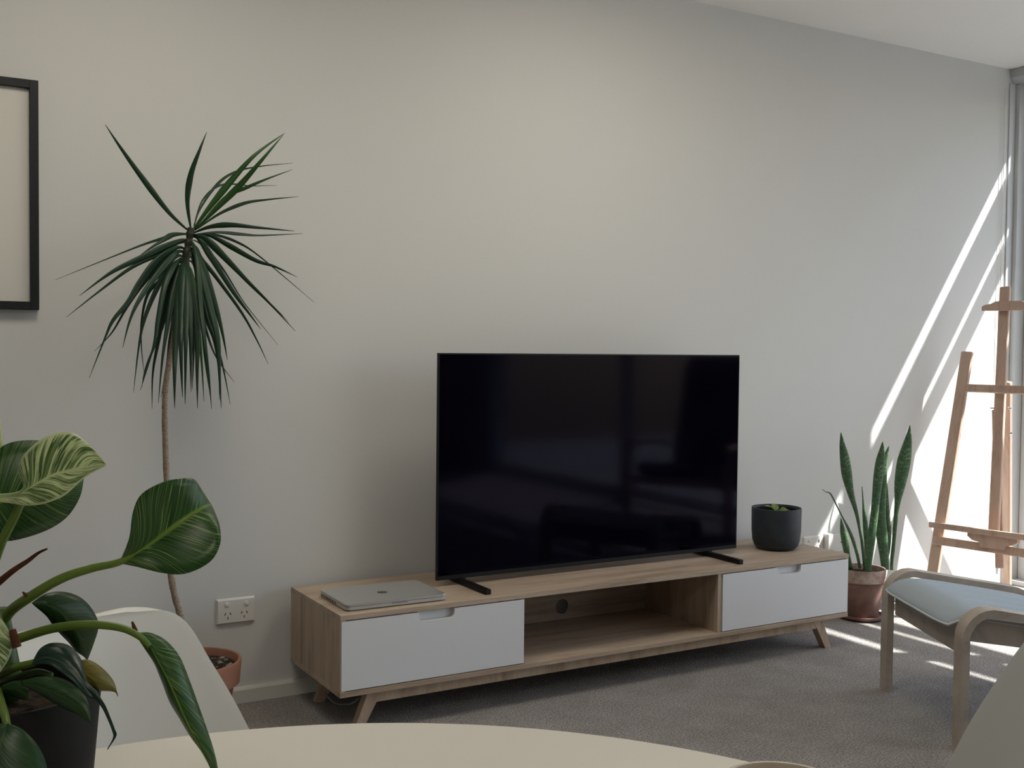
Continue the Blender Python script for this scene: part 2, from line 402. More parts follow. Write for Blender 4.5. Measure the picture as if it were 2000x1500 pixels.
# ------------------------------------------------------------------ the room
ZC = 2.42
XR = 4.76            # inner face of the glazed right side
def struct(name, bm, mt, parent=None):
    o = ob(name, bm, mt, parent)
    if parent is None: o['kind'] = 'structure'
    return o
struct('floor', Bx(-2.7, 4.95, -6.8, 0.15, -0.1, 0.0), M['carpet'])
struct('ceiling', Bx(-2.7, 4.80, -6.8, 0.15, ZC, ZC+0.2), M['ceiling'])
struct('wall_back', Bx(-2.7, 4.95, 0.0, 0.15, 0.0, ZC), M['wall'])
struct('wall_left', Bx(-2.7, -2.5, -6.6, 0.0, 0.0, ZC), M['wall_dim'])
struct('wall_front', Bx(-2.7, 4.95, -6.8, -6.6, 0.0, ZC), M['wall_dim'])
struct('wall_right', Bx(4.72, 4.95, -6.6, -5.75, 0.0, ZC), M['wall'])
bm = prism(bmesh.new(), [(0, 0), (-0.014, 0), (-0.014, 0.040), (-0.010, 0.0475), (0, 0.0475)], 'x', -2.5, 4.60)
struct('baseboard_back', bm, M['trim'])
bm = prism(bmesh.new(), [(-2.5, 0), (-2.486, 0), (-2.486, 0.040), (-2.49, 0.0475), (-2.5, 0.0475)], 'y', -6.6, -0.015)
struct('baseboard_left', bm, M['trim'])

# glazed sliding doors along the right side
win = ob('window_1', Bx(4.66, 4.90, -5.75, -0.027, 0.0, 0.022, 0.003), M['aluminium']); win['kind'] = 'structure'   # sill track
def wpart(name, *a): return ob(name, Bx(*a, 0.002), M['aluminium'], win)
wpart('jamb', 4.606, 4.650, -0.007, -0.0005, 0.0, ZC-0.066)
wpart('jamb', 4.651, 4.90, -0.026, -0.001, 0.0, ZC-0.066)
wpart('window_head', 4.69, 4.80, -5.75, -0.028, ZC-0.115, ZC-0.066)
wpart('jamb', 4.69, 4.90, -5.75, -5.68, 0.022, ZC-0.116)
def sash(y0, y1, x0, x1):
    wpart('stile', x0, x1, y1-0.05, y1, 0.022, ZC-0.116)
    wpart('stile', x0, x1, y0, y0+0.05, 0.022, ZC-0.116)
    wpart('rail', x0, x1, y0+0.051, y1-0.051, 0.022, 0.10)
    wpart('rail', x0, x1, y0+0.051, y1-0.051, ZC-0.15, ZC-0.116)
    ob('pane', Bx((x0+x1)/2-0.003, (x0+x1)/2+0.003, y0+0.051, y1-0.051, 0.101, ZC-0.151), M['glass'], win)
sash(-0.78, -0.029, 4.72, 4.76)
sash(-1.78, -0.7805, 4.72, 4.76)
sash(-3.72, -1.72, 4.78, 4.82)
sash(-5.66, -3.66, 4.72, 4.76)

# unseen balcony, invented to shape the sunlight: floor slab, the slab above, two horizontal sunshade bars and a balustrade
struct('trim_1', Bx(4.905, 9.0, -8.5, -1.2, -0.12, -0.03), M['concrete'])  # slab extent set to bounce sunlight in through the doors
struct('trim_2', Bx(4.801, 5.21, -9.0, 3.0, 2.861, 3.1), M['paintwhite'])
struct('trim_3', Bx(4.60, 4.80, -9.0, 3.0, ZC+0.21, 6.0), M['paintwhite'])
sun = thing('unseen_sunshade', 'unseen pair of painted horizontal bars outside above the glazed doors, added to cut the sun into strips', 'sunshade', (5.2, -3, 2.3))
ob('sunshade_bar', Bx(5.185, 5.215, -8, 2.5, 2.346, 2.461, 0.004), M['paintwhite'], sun)  # unseen bars, put here to split the sun into wall strips
ob('sunshade_bar', Bx(5.185, 5.215, -8, 2.5, 2.531, 2.761, 0.004), M['paintwhite'], sun)
for y in (-7.5, -4.5, 2.0):
    ob('hanger', Bx(5.216, 5.236, y, y+0.03, 2.35, 2.86), M['paintwhite'], sun)

# roller blind cassette over the doors, with its bead chain by the wall
bl = thing('roller_blind', 'grey roller blind rolled up in its cassette at the ceiling corner above the glazed doors', 'blind', (4.65, -1.5, ZC-0.06))
bm = prism(bmesh.new(), [(4.612, ZC-0.002), (4.75, ZC-0.002), (4.75, ZC-0.065), (4.64, ZC-0.065), (4.612, ZC-0.04)], 'y', -5.7, -0.001)
ob('cassette', bm, M['blind'], bl)
bm = tube(bmesh.new(), [(4.685, -5.69, ZC-0.03), (4.685, -0.004, ZC-0.03)], 0.026, 16)
ob('fabric_roll', bm, M['blind'], bl, True)
bm = bmesh.new()
pts = [Vector((4.562, -0.012, 2.33)), Vector((4.563, -0.012, 1.6)), Vector((4.566, -0.012, 0.98)), Vector((4.575, -0.012, 0.955)), Vector((4.584, -0.012, 0.98)), Vector((4.585, -0.012, 1.6)), Vector((4.585, -0.012, 2.33))]
tube(bm, [Vector(p) for p in spline([tuple(p) for p in pts], 6)], 0.0016, 6)
ob('bead_chain', bm, M['white_plastic'], bl, True)

# three unseen round fill lamps on the ceiling, added to brighten the room warmly
for k, (cx_, cy_, lab) in enumerate(((0.5, -1.05, 'unseen round ceiling fill lamp glowing warm, added above the tall dracaena'), (2.1, -1.05, 'unseen round ceiling fill lamp glowing warm, added above the television'), (-0.1, -3.45, 'unseen round ceiling fill lamp glowing warm, added behind the photographer'))):
    q = (cx_, cy_, ZC)
    cl_ = thing('fill_lamp', lab, 'lamp', q, 0, 'added ceiling fill lamps')
    ob('fill_lamp_base', lathe(bmesh.new(), [(0, -0.0005), (0.36, -0.0005), (0.36, -0.02), (0, -0.02)], 48, q), M['trim'], cl_)
    ob('diffuser', lathe(bmesh.new(), [(0.34, -0.021), (0.34, -0.05), (0.31, -0.065), (0, -0.068)], 48, q), M['fill_glow'], cl_)

# interior door on the wall behind the photographer (seen mirrored in the screen)
d1 = ob('door_1', Bx(1.35, 2.2, -6.60, -6.565, 0.0, 2.04, 0.003), M['door']); d1['kind'] = 'structure'
ob('door_handle', tube(bmesh.new(), [(1.43, -6.565, 1.0), (1.43, -6.52, 1.0), (1.54, -6.52, 1.0)], 0.009, 10), M['chrome'], d1, True)

# ------------------------------------------------------------------ console
X0, X1, YF, YB, ZB, ZT = 1.123, 3.118, -0.4517, -0.036, 0.1156, 0.3485
tv_unit = thing('tv_console', 'long low oak television console with two white drawers and splayed legs', 'console', ((X0+X1)/2, (YF+YB)/2, 0))
T = 0.0155
ob('top_board', Bx(X0, X1, YF, YB, ZT-T, ZT, 0.0012), M['oak_x'], tv_unit)
ob('bottom_board', Bx(X0, X1, YF, YB, ZB, ZB+T, 0.0012), M['oak_x'], tv_unit)
ob('side_panel', Bx(X0+0.0005, X0+T, YF+0.002, YB, ZB+T, ZT-T), M['oak_z'], tv_unit)
ob('side_panel', Bx(X1-T, X1-0.0005, YF+0.002, YB, ZB+T, ZT-T), M['oak_z'], tv_unit)
ob('divider', Bx(1.703, 1.7185, YF+0.018, YB-0.008, ZB+T, ZT-T), M['oak_z'], tv_unit)
ob('divider', Bx(2.4925, 2.508, YF+0.004, YB-0.008, ZB+T, ZT-T), M['oak_z'], tv_unit)
# back panel with a round cable hole
bm = bmesh.new()
hx, hz, hr, n = 2.123, 0.177, 0.027, 48
x0, x1, z0, z1 = X0+T, X1-T, ZB+T, ZT-T
for yy in (YB-0.006, YB-0.001):
    inner = []; outer = []
    for k in range(n):
        a = 2*math.pi*(k+0.5)/n; c, s = math.cos(a), math.sin(a)
        inner.append(bm.verts.new((hx+hr*c, yy, hz+hr*s)))
        tx = ((x1-hx)/c if c > 0 else (x0-hx)/c) if abs(c) > 1e-6 else 1e9
        tz = ((z1-hz)/s if s > 0 else (z0-hz)/s) if abs(s) > 1e-6 else 1e9
        t = min(tx, tz); outer.append(bm.verts.new((hx+t*c, yy, hz+t*s)))
    for k in range(n):
        l = (k+1) % n; bm.faces.new((inner[k], inner[l], outer[l], outer[k]))
    # corners
    cs = [(x1, z1), (x0, z1), (x0, z0), (x1, z0)]
    for cx_, cz_ in cs:
        for k in range(n):
            l = (k+1) % n; A = outer[k].co; B = outer[l].co
            if (abs(A.x-B.x) > 1e-5 and abs(A.z-B.z) > 1e-5) and min(A.x, B.x)-1e-5 <= cx_ <= max(A.x, B.x)+1e-5 and min(A.z, B.z)-1e-5 <= cz_ <= max(A.z, B.z)+1e-5:
                bm.faces.new((outer[k], outer[l], bm.verts.new((cx_, yy, cz_))))
ob('back_panel', bm, M['oak_x'], tv_unit)
def drawer(xa, xb, na, nb):
    za, zb, nz_, r = ZB+T+0.003, ZT-T-0.003, 0.303, 0.014
    poly = [(xa, za), (xb, za), (xb, zb), (nb, zb)]
    for k in range(5):
        a = -math.pi/2*k/4; poly.append((nb-r+r*math.cos(a), nz_+r+r*math.sin(a)))
    for k in range(5):
        a = -math.pi/2-math.pi/2*k/4; poly.append((na+r+r*math.cos(a), nz_+r+r*math.sin(a)))
    poly += [(na, zb), (xa, zb)]
    dr = ob('drawer', prism(bmesh.new(), poly, 'y', YF+0.0005, YF+0.0165), M['drawer'], tv_unit)
    ob('drawer_box', Bx(xa+0.02, xb-0.02, YF+0.034, YB-0.03, za+0.008, zb-0.012), M['drawer'], dr)
    bmm = bmesh.new()
    box(bmm, na-0.012, nb+0.012, YF+0.0172, YF+0.0180, nz_-0.01, zb)
    ob('finger_pull', bmm, M['drawer'], dr)
drawer(X0+0.004, 1.7195, 1.364, 1.480)
drawer(2.512, X1-0.003, 2.762, 2.876)
# base: rails and splayed legs
ob('base_rail', Bx(1.215, 3.025, -0.419, -0.395, 0.078, ZB, 0.001), M['oak_leg'], tv_unit)
ob('base_rail', Bx(1.215, 3.025, -0.118, -0.094, 0.078, ZB, 0.001), M['oak_leg'], tv_unit)
for y0 in (-0.4205, -0.1205):
    for sx in (0, 1):
        p = [(1.222, ZB), (1.275, ZB), (1.2465, 0.0775), (1.203, 0.0), (1.175, 0.0)]
        if sx: p = [(X0+X1-a, b) for a, b in p]
        ob('leg', prism(bmesh.new(), p, 'y', y0, y0+0.03, 0.0008), M['oak_leg'], tv_unit)

# cable hanging out under the console
pts = [onz(636, 1358, 0.06), onz(650, 1376, 0.012), onz(668, 1374.5, 0.004), onz(684, 1372, 0.006), onz(697, 1362, 0.03)]
pts = [ony(634, 1352, -0.20), ony(642, 1363, -0.21), ony(655, 1374, -0.22), ony(676, 1376, -0.22), ony(690, 1372, -0.215), ony(700, 1363, -0.21)]
tag(ob('power_cable', tube(bmesh.new(), [Vector(p) for p in spline([tuple(p) for p in pts], 6)], 0.003, 8), M['cable'], None, True),
    'thin grey cable looping down beneath the left end of the console', 'cable')

# ------------------------------------------------------------------ television
TX0, TX1, TY, TZ0, TZ1 = 1.519, 2.747, -0.2539, 0.3689, 1.0789
tv = thing('television', 'large flat black television with thin bezel standing on the oak console', 'television', ((TX0+TX1)/2, -0.24, ZT))
bm = bmesh.new()
box(bm, TX0, TX1, TY, TY+0.012, TZ0, TZ1, 0.0015)
ob('bezel', bm, M['black_plastic'], tv)
ob('screen', Bx(TX0+0.0045, TX1-0.0045, TY-0.0008, TY+0.0004, TZ0+0.014, TZ1-0.0045), M['screen'], tv)
ob('rear_housing', Bx(TX0+0.12, TX1-0.12, TY+0.0125, TY+0.05, TZ0+0.01, TZ0+0.45, 0.008), M['black_plastic'], tv)
for xa in (1.602, 2.612):
    bm = bmesh.new()
    box(bm, xa, xa+0.02, -0.418, -0.10, ZT+0.0004, ZT+0.0165, 0.002)
    ft = ob('stand_foot', bm, M['black_plastic'], tv)
    ob('foot_neck', Bx(xa+0.001, xa+0.019, TY+0.001, TY+0.03, ZT+0.0167, TZ0+0.02), M['black_plastic'], ft)

# ------------------------------------------------------------------ laptop
lx, ly = 1.1545, -0.4215
lap = thing('laptop', 'closed silver laptop lying on the left end of the oak console', 'laptop', (1.312, -0.311, ZT), 0)
rz = -0.012
def rr_poly(x0, x1, y0, y1, r, n=5):
    p = []
    for cx_, cy_, a0 in ((x1-r, y1-r, 0), (x0+r, y1-r, 90), (x0+r, y0+r, 180), (x1-r, y0+r, 270)):
        for k in range(n+1):
            a = math.radians(a0+90*k/n); p.append((cx_+r*math.cos(a), cy_+r*math.sin(a)))
    return p
LW, LD = 0.157, 0.1105
LC = Vector((1.312, -0.311, 0))
def lp(x, y): return (LC.x + x*math.cos(rz) - y*math.sin(rz), LC.y + x*math.sin(rz) + y*math.cos(rz))
def lpoly(x0, x1, y0, y1, r): return [lp(*p) for p in rr_poly(x0, x1, y0, y1, r)]
ob('base', prism(bmesh.new(), lpoly(-LW, LW, -LD, LD, 0.012), 'z', ZT+0.0030, ZT+0.0125, 0.0012), M['laptop'], lap)
lid = ob('lid', prism(bmesh.new(), lpoly(-LW, LW, -LD, LD, 0.012), 'z', ZT+0.0135, ZT+0.0200, 0.0018), M['laptop'], lap)
ob('gap_seal', prism(bmesh.new(), lpoly(-LW+0.003, LW-0.003, -LD+0.003, LD-0.003, 0.01), 'z', ZT+0.0124, ZT+0.0136), M['laptop_dark'], lap)
for k in range(4):
    a = rr_poly(-LW+0.02 + (k % 2)*(2*LW-0.05), -LW+0.03 + (k % 2)*(2*LW-0.05), -LD+0.012+(k//2)*(2*LD-0.034), -LD+0.022+(k//2)*(2*LD-0.034), 0.003, 3)
    ob('rubber_foot', prism(bmesh.new(), [lp(*p) for p in a], 'z', ZT+0.0001, ZT+0.0031), M['laptop_dark'], lap)
bm = bmesh.new()
for y0, wd in ((0.088, 0.008), (0.074, 0.008), (0.060, 0.007), (0.046, 0.007), (0.032, 0.011), (0.014, 0.012), (-0.006, 0.013), (-0.026, 0.010)):
    a = [(-LW-0.0005, y0), (-LW+0.004, y0), (-LW+0.004, y0+wd), (-LW-0.0005, y0+wd)]
    prism(bm, [lp(*p) for p in a], 'z', ZT+0.0048, ZT+0.0105)
ob('side_ports', bm, M['laptop_dark'], lap)
a = [(-0.018, -LD-0.0006), (0.03, -LD-0.0006), (0.03, -LD+0.004), (-0.018, -LD+0.004)]
ob('latch', prism(bmesh.new(), [lp(*p) for p in a], 'z', ZT+0.0085, ZT+0.0142), M['chrome'], lap)
# round maker's mark on the lid: chrome ring disc with slanted letters
bm = bmesh.new(); lc = lp(-0.004, -0.006)
lathe(bm, [(0, 0.0006), (0.0135, 0.0006), (0.0150, 0.0003), (0.0150, 0)], 32, (lc[0], lc[1], ZT+0.0200))
badge = ob('badge', bm, M['laptop_dark'], lid, False)
fc = bpy.data.curves.new('letters', 'FONT'); fc.body = 'hp'; fc.size = 0.024; fc.shear = 0.25; fc.extrude = 0.0004; fc.align_x = 'CENTER'
fo = bpy.data.objects.new('letters', fc); COL.objects.link(fo)
bpy.context.view_layer.update()
me = bpy.data.meshes.new_from_object(fo.evaluated_get(bpy.context.evaluated_depsgraph_get()))
bpy.data.objects.remove(fo)
me.transform(Matrix.Translation((lc[0], lc[1]-0.006, ZT+0.0210)) @ Matrix.Rotation(rz, 4, 'Z'))
me.materials.clear()
lt = link('letters', me, M['chrome'], None); lt.parent = lid

# ------------------------------------------------------------------ wall plates
def slots(bm, cx, cz, sc=1.0):
    for dx, dz, rot in ((-0.008, 0.004, -0.5), (0.008, 0.004, 0.5), (0, -0.009, 0)):
        p = []
        for a, b in ((-0.0012, -0.004), (0.0012, -0.004), (0.0012, 0.004), (-0.0012, 0.004)):
            p.append((cx+dx+a*math.cos(rot)-b*math.sin(rot), cz+dz+a*math.sin(rot)+b*math.cos(rot)))
        prism(bm, p, 'y', -0.0094, -0.0075)
def outlet(x0, x1, z0, z1, label):
    o = thing('power_outlet', label, 'outlet', ((x0+x1)/2, 0, (z0+z1)/2), 0, 'double power outlets on the back wall')
    bm = bmesh.new()
    A = [(x0, -0.0003, z0), (x1, -0.0003, z0), (x1, -0.0003, z1), (x0, -0.0003, z1)]
    i = 0.005
    Bq = [(x0+i, -0.0092, z0+i), (x1-i, -0.0092, z0+i), (x1-i, -0.0092, z1-i), (x0+i, -0.0092, z1-i)]
    va = [bm.verts.new(p) for p in A]; vb = [bm.verts.new(p) for p in Bq]
    bm.faces.new(va); bm.faces.new(vb)
    for k in range(4): bm.faces.new((va[k], va[(k+1) % 4], vb[(k+1) % 4], vb[k]))
    ob('face_plate', bm, M['white_plastic'], o)
    for cx_ in (x0+(x1-x0)*0.29, x0+(x1-x0)*0.71):
        bm = bmesh.new(); slots(bm, cx_, z0+(z1-z0)*0.36)
        ob('socket', bm, M['dark_hole'], o)
    for cx_ in (x0+(x1-x0)*0.27, x0+(x1-x0)*0.77):
        bm = bmesh.new()
        lathe(bm, [(0.0066, 0), (0.0066, 0.003), (0.0055, 0.004), (0, 0.0042)], 20)
        bmesh.ops.rotate(bm, verts=bm.verts, cent=(0, 0, 0), matrix=Matrix.Rotation(math.pi/2, 3, 'X'))
        bmesh.ops.translate(bm, verts=bm.verts, vec=(cx_, -0.0092, z0+(z1-z0)*0.77))
        ob('rocker_switch', bm, M['white_plastic'], o)
    return o
outlet(0.899, 1.019, 0.247, 0.3255, 'white double power outlet with two switches on wall left of console')
o2 = outlet(3.335, 3.452, 0.247, 0.3255, 'white double power outlet on wall half hidden behind right end of console')
# plug pushed into the right socket with its lead
plug = thing('power_plug', 'small white plug with lead in the wall outlet behind the snake plant', 'plug', (3.47, 0, 0.28))
ob('plug_body', Bx(3.4535, 3.481, -0.032, -0.0005, 0.262, 0.330, 0.003), M['white_plastic'], plug)
ob('lead', tube(bmesh.new(), [Vector(p) for p in spline([(3.467, -0.03, 0.268), (3.467, -0.036, 0.2), (3.46, -0.03, 0.1), (3.45, -0.03, 0.0035)], 6)], 0.003, 8), M['white_plastic'], plug, True)
ap = thing('antenna_outlet', 'white square wall plate with two dark aerial sockets behind the snake plant', 'outlet', (3.555, 0, 0.29))
ob('face_plate', Bx(3.498, 3.612, -0.009, -0.0005, 0.247, 0.3255, 0.003), M['white_plastic'], ap)
for xx in (3.555, 3.580):
    ob('aerial_socket', tube(bmesh.new(), [(xx, -0.0135, 0.287), (xx, -0.0091, 0.287)], 0.0042, 14), M['dark_hole'], ap)

# ------------------------------------------------------------------ picture frame
FX, FZ0, FZ1, FWD = 0.4046, 1.1879, 1.8145, 0.50
pf = thing('picture_frame', 'black framed picture with a blank pale mount on the wall left of the tall dracaena', 'picture', (FX-FWD/2, 0, FZ0))
b = 0.0225
for nm, a in (('frame_side', (FX-b, FX, -0.028, -0.001, FZ0, FZ1)), ('frame_side', (FX-FWD, FX-FWD+b, -0.028, -0.001, FZ0, FZ1)),
              ('frame_rail', (FX-FWD+b, FX-b, -0.028, -0.001, FZ1-b, FZ1)), ('frame_rail', (FX-FWD+b, FX-b, -0.028, -0.001, FZ0, FZ0+b))):
    ob(nm, Bx(*a, 0.001), M['frame_black'], pf)
ob('mount', Bx(FX-FWD+b, FX-b, -0.014, -0.002, FZ0+b, FZ1-b), M['mat_board'], pf)

# ------------------------------------------------------------------ small charcoal pot on the console
pc = Vector((2.953, -0.243, ZT))
sp = thing('potted_succulent', 'charcoal round pot with a few pale green leaves on right end of console', 'potted plant', pc)
prof = [(0, 0.0006), (0.058, 0.0006), (0.070, 0.004), (0.081, 0.014), (0.088, 0.034), (0.0915, 0.07), (0.0925, 0.153), (0.0915, 0.1565), (0.087, 0.1565), (0.0855, 0.154), (0.084, 0.138), (0.082, 0.133), (0, 0.133)]
ob('pot', lathe(bmesh.new(), prof, 64, pc), M['charcoal'], sp, auto=35)
prof = [(0.080, 0.1335), (0.080, 0.149), (0.0785, 0.1505), (0.076, 0.149), (0.075, 0.1345), (0, 0.1345)]
ob('inner_pot', lathe(bmesh.new(), prof, 48, pc), M['pot_black'], sp, auto=35)
ob('soil', lathe(bmesh.new(), [(0.0745, 0.135), (0.06, 0.1375), (0.03, 0.139), (0, 0.1385)], 32, pc), M['soil'], sp, True)
def spoon_leaf(parent, base, tip, wd, name, mt, roll=0.0, droop=0.0, cup=0.25, nm=9, thick=0.0012):
    base = Vector(base); tip = Vector(tip); d = tip-base; ln = d.length; d.normalize()
    s = d.cross(Vector((0, 0, 1))).normalized(); u = s.cross(d)
    s, u = s*math.cos(roll)+u*math.sin(roll), u*math.cos(roll)-s*math.sin(roll)
    rows = []
    for i in range(nm+1):
        t = i/nm
        hw = wd/2*max(0.06, math.sin(math.pi*min(1, t**0.75))**0.75)
        if i == nm: hw = wd*0.04
        c = base + d*ln*t + u*(math.sin(math.pi*t)*ln*0.12) - Vector((0, 0, droop))*t*t
        rows.append([c + s*hw*k + u*cup*hw*abs(k)**1.6 for k in (-1, -0.6, -0.25, 0, 0.25, 0.6, 1)])
    o = ob(name, blade(bmesh.new(), rows), mt, parent, True)
    md = o.modifiers.new('thickness', 'SOLIDIFY'); md.thickness = thick; md.offset = 0
    return o
stem = pc + Vector((0.0, 0, 0.137))
for az, ln, el, wd, rl in ((200, 0.062, 0.55, 0.026, 0.2), (160, 0.050, 0.62, 0.024, -0.3), (95, 0.05, 0.70, 0.030, 0.1), (-75, 0.036, 0.32, 0.03, 0.1), (-40, 0.048, 0.40, 0.032, -0.6), (20, 0.045, 0.45, 0.026, 0.5), (-10, 0.055, 0.2, 0.022, 0.8)):
    a = math.radians(az)-YAW
    dv = Vector((math.cos(a)*math.cos(el), math.sin(a)*math.cos(el), math.sin(el)))
    spoon_leaf(sp, stem + Vector((dv.x, dv.y, 0))*0.012, stem+dv*ln, wd, 'leaf', M['succulent'], rl, 0.006)
ob('stem', tube(bmesh.new(), [stem+Vector((0, 0, -0.008)), stem+Vector((0.002, 0, 0.012))], [0.004, 0.003], 8), M['petiole'], sp, True)

# ------------------------------------------------------------------ tall dracaena in a terracotta pot
dy = -0.20
dc = Vector((0.778, dy, 0))
dr = thing('dracaena', 'tall thin dracaena with drooping dark strap leaves in a terracotta pot by wall', 'potted plant', dc)
prof = [(0, 0.0005), (0.088, 0.0005), (0.092, 0.004), (0.117, 0.138), (0.117, 0.140), (0.131, 0.142), (0.136, 0.205), (0.1345, 0.208), (0.128, 0.208), (0.126, 0.205), (0.123, 0.186), (0, 0.186)]
ob('pot', lathe(bmesh.new(), prof, 64, dc), M['terracotta'], dr, auto=35)
ob('soil', lathe(bmesh.new(), [(0.1235, 0.1865), (0.09, 0.1925), (0.04, 0.195), (0, 0.194)], 48, dc), M['soil'], dr, True)
bm = bmesh.new(); rnd = random.Random(3)
for k in range(60):
    a = rnd.uniform(0, 6.28); r = 0.112*math.sqrt(rnd.random()); s = rnd.uniform(0.0035, 0.008)
    mt4 = Matrix.Translation((dc.x+r*math.cos(a), dc.y+r*math.sin(a), 0.194-0.0045*(r/0.11)**2)) @ Matrix.Rotation(rnd.uniform(0, 3), 4, 'Z') @ Matrix.Diagonal((s*rnd.uniform(0.8, 1.6), s, s*0.7, 1))
    bmesh.ops.create_icosphere(bm, subdivisions=1, radius=1.0, matrix=mt4)
pb = ob('gravel', bm, M['pebble'], dr, True); pb['kind'] = 'stuff'
tr = [(374, 445), (369, 470), (364, 500), (356, 560), (345, 625), (334, 690), (325, 740), (322, 780), (322, 830), (324, 900), (327, 980), (330, 1050), (332, 1110), (341, 1162), (352, 1200), (364, 1245), (374, 1292)]
pts = [ony(px, py, dy) for px, py in tr]; pts.append(Vector((pts[-1].x, dy, 0.185)))
pts = [Vector(p) for p in spline([tuple(p) for p in pts], 6)]
rad = []
for i, p in enumerate(pts):
    z = p.z; r = 0.0072 + 0.0022*max(0, min(1, (1.2-z)/1.0))
    r *= 1 + 0.07*math.sin(z*900)
    rad.append(r)
ob('trunk', tube(bmesh.new(), pts, rad, 12), M['bark'], dr, True)
crown = [p for p in pts if p.z > 1.12]
ob('crown_stem', tube(bmesh.new(), crown, [0.0105 - 0.002*math.sin(p.z*700) for p in crown], 10), M['drac'], dr, True)
# strap leaves, each drawn as its own blade: points on a 3.704x sketch grid with origin (100,220)
LV = [
 ('n', -.02, 45, (1000,860),(850,720),(650,460),(500,250),(390,85)),
 ('n', -.05, 48, (1010,840),(985,640),(1010,450),(1070,280),(1125,140)),
 ('l', -.10, 56, (1025,850),(1140,690),(1310,480),(1480,300),(1690,148)),
 ('l', -.14, 52, (1040,850),(1200,690),(1370,520),(1530,335),(1680,160)),
 ('n', .05, 24, (1030,840),(1075,700),(1200,520),(1330,430),(1500,390),(1745,365)),
 ('n', .10, 18, (1030,820),(1090,640),(1200,535),(1320,517),(1450,530),(1630,526)),
 ('l', -.05, 32, (1055,840),(1250,620),(1420,540),(1560,480),(1745,412)),
 ('n', .02, 30, (1060,840),(1220,730),(1400,655),(1560,630),(1790,607)),
 ('n', -.12, 44, (1030,870),(1150,825),(1300,812),(1500,832),(1760,857)),
 ('n', .08, 28, (1040,880),(1200,865),(1380,880),(1520,888),(1820,875)),
 ('n', .10, 24, (1040,885),(1170,880),(1350,940),(1520,1050),(1900,1370)),
 ('n', -.08, 44, (1040,885),(1150,890),(1300,970),(1480,1070),(1620,1115),(1780,1190)),
 ('n', .06, 22, (990,875),(900,875),(800,910),(650,960),(400,1060),(30,1210)),
 ('n', -.12, 44, (985,878),(880,885),(790,935),(650,1025)),
 ('n', -.03, 55, (980,920),(940,925),(850,960),(700,1030),(500,1120),(370,1200),(205,1325)),
 ('n', .06, 40, (980,935),(900,950),(780,1020),(580,1120),(350,1290),(110,1480)),
 ('n', -.06, 58, (965,985),(930,975),(880,990),(760,1080),(640,1240),(560,1370),(450,1500),(390,1630),(275,1920)),
 ('n', .08, 36, (962,1000),(890,1010),(760,1130),(640,1270),(540,1420),(440,1590),(315,1725)),
 ('n', -.1, 52, (960,1012),(925,1005),(880,1040),(760,1180),(640,1350),(570,1500),(517,1700)),
 ('n', -.04, 46, (955,1045),(920,1035),(860,1080),(780,1240),(690,1450),(640,1650),(595,2025)),
 ('n', -.12, 50, (950,1080),(920,1070),(880,1120),(820,1250),(770,1500),(740,1690),(645,2010)),
 ('n', .04, 48, (950,1092),(915,1085),(870,1170),(820,1400),(775,1650),(735,1880),(730,2145)),
 ('n', -.10, 46, (955,1105),(930,1120),(880,1300),(840,1550),(805,1780),(775,2100)),
 ('n', .06, 56, (958,1110),(935,1140),(900,1350),(875,1620),(830,1900),(815,2070)),
 ('n', -.16, 62, (960,1080),(945,1120),(920,1350),(897,1700),(892,1920),(893,2140)),
 ('n', -.19, 66, (962,1090),(955,1130),(948,1400),(938,1700),(950,2060)),
 ('n', -.20, 60, (968,1090),(972,1140),(975,1400),(972,1700),(968,2110)),
 ('n', -.15, 56, (970,1090),(985,1130),(1000,1350),(1008,1650),(1012,2020)),
 ('n', -.12, 60, (975,1100),(1000,1160),(1030,1380),(1056,1650),(1056,1870),(1058,2140)),
 ('l', -.06, 46, (980,1100),(1010,1150),(1045,1350),(1082,1700),(1105,2090)),
 ('n', -.18, 46, (1005,930),(1030,960),(1060,1100),(1080,1400),(1110,1650),(1140,1900),(1160,2145)),
 ('n', -.16, 62, (1010,945),(1045,985),(1085,1150),(1150,1400),(1205,1640),(1218,1900),(1230,2140)),
 ('n', -.08, 54, (1000,985),(1040,1000),(1110,1150),(1190,1400),(1240,1600),(1275,1790)),
 ('n', -.05, 52, (1020,895),(1060,905),(1110,970),(1180,1080),(1320,1300),(1430,1450),(1515,1565)),
 ('n', .05, 34, (1000,960),(1050,975),(1090,1060),(1200,1200),(1380,1450),(1490,1650),(1570,1820)),
 ('n', -.1, 50, (1025,885),(1060,890),(1130,920),(1260,1050),(1420,1220),(1580,1380),(1765,1580)),
 ('n', .08, 28, (1025,895),(1090,920),(1180,990),(1400,1205),(1600,1395),(1715,1510)),
 ('n', .10, 22, (1010,920),(1060,935),(1130,990),(1250,1140),(1400,1380),(1640,1680)),
 ('n', .04, 34, (985,1075),(1020,1080),(1050,1150),(1072,1350),(1130,1600),(1200,1780),(1325,1950)),
 ('n', .10, 42, (990,1040),(1020,1050),(1060,1150),(1120,1400),(1190,1650),(1245,1850),(1295,2110)),
 ('n', .02, 38, (988,1015),(1025,1030),(1060,1200),(1120,1480),(1180,1650),(1212,1860),(1217,2080)),
 ('n', .08, 40, (965,1060),(925,1065),(890,1180),(850,1350),(800,1560),(690,1830),(655,1985)),
 ('n', .10, 26, (958,1065),(900,1075),(810,1190),(700,1310),(655,1500),(652,1690),(675,1905)),
 ('n', .08, 44, (965,1100),(950,1150),(910,1380),(860,1650),(840,1800),(795,2060)),
 ('n', .06, 44, (975,1110),(1000,1180),(1015,1400),(1030,1700),(1020,2000)),
 ('n', -.1, 40, (992,1000),(1022,1005),(1050,1060),(1075,1250),(1092,1500),(1110,1760),(1150,2050)),
]
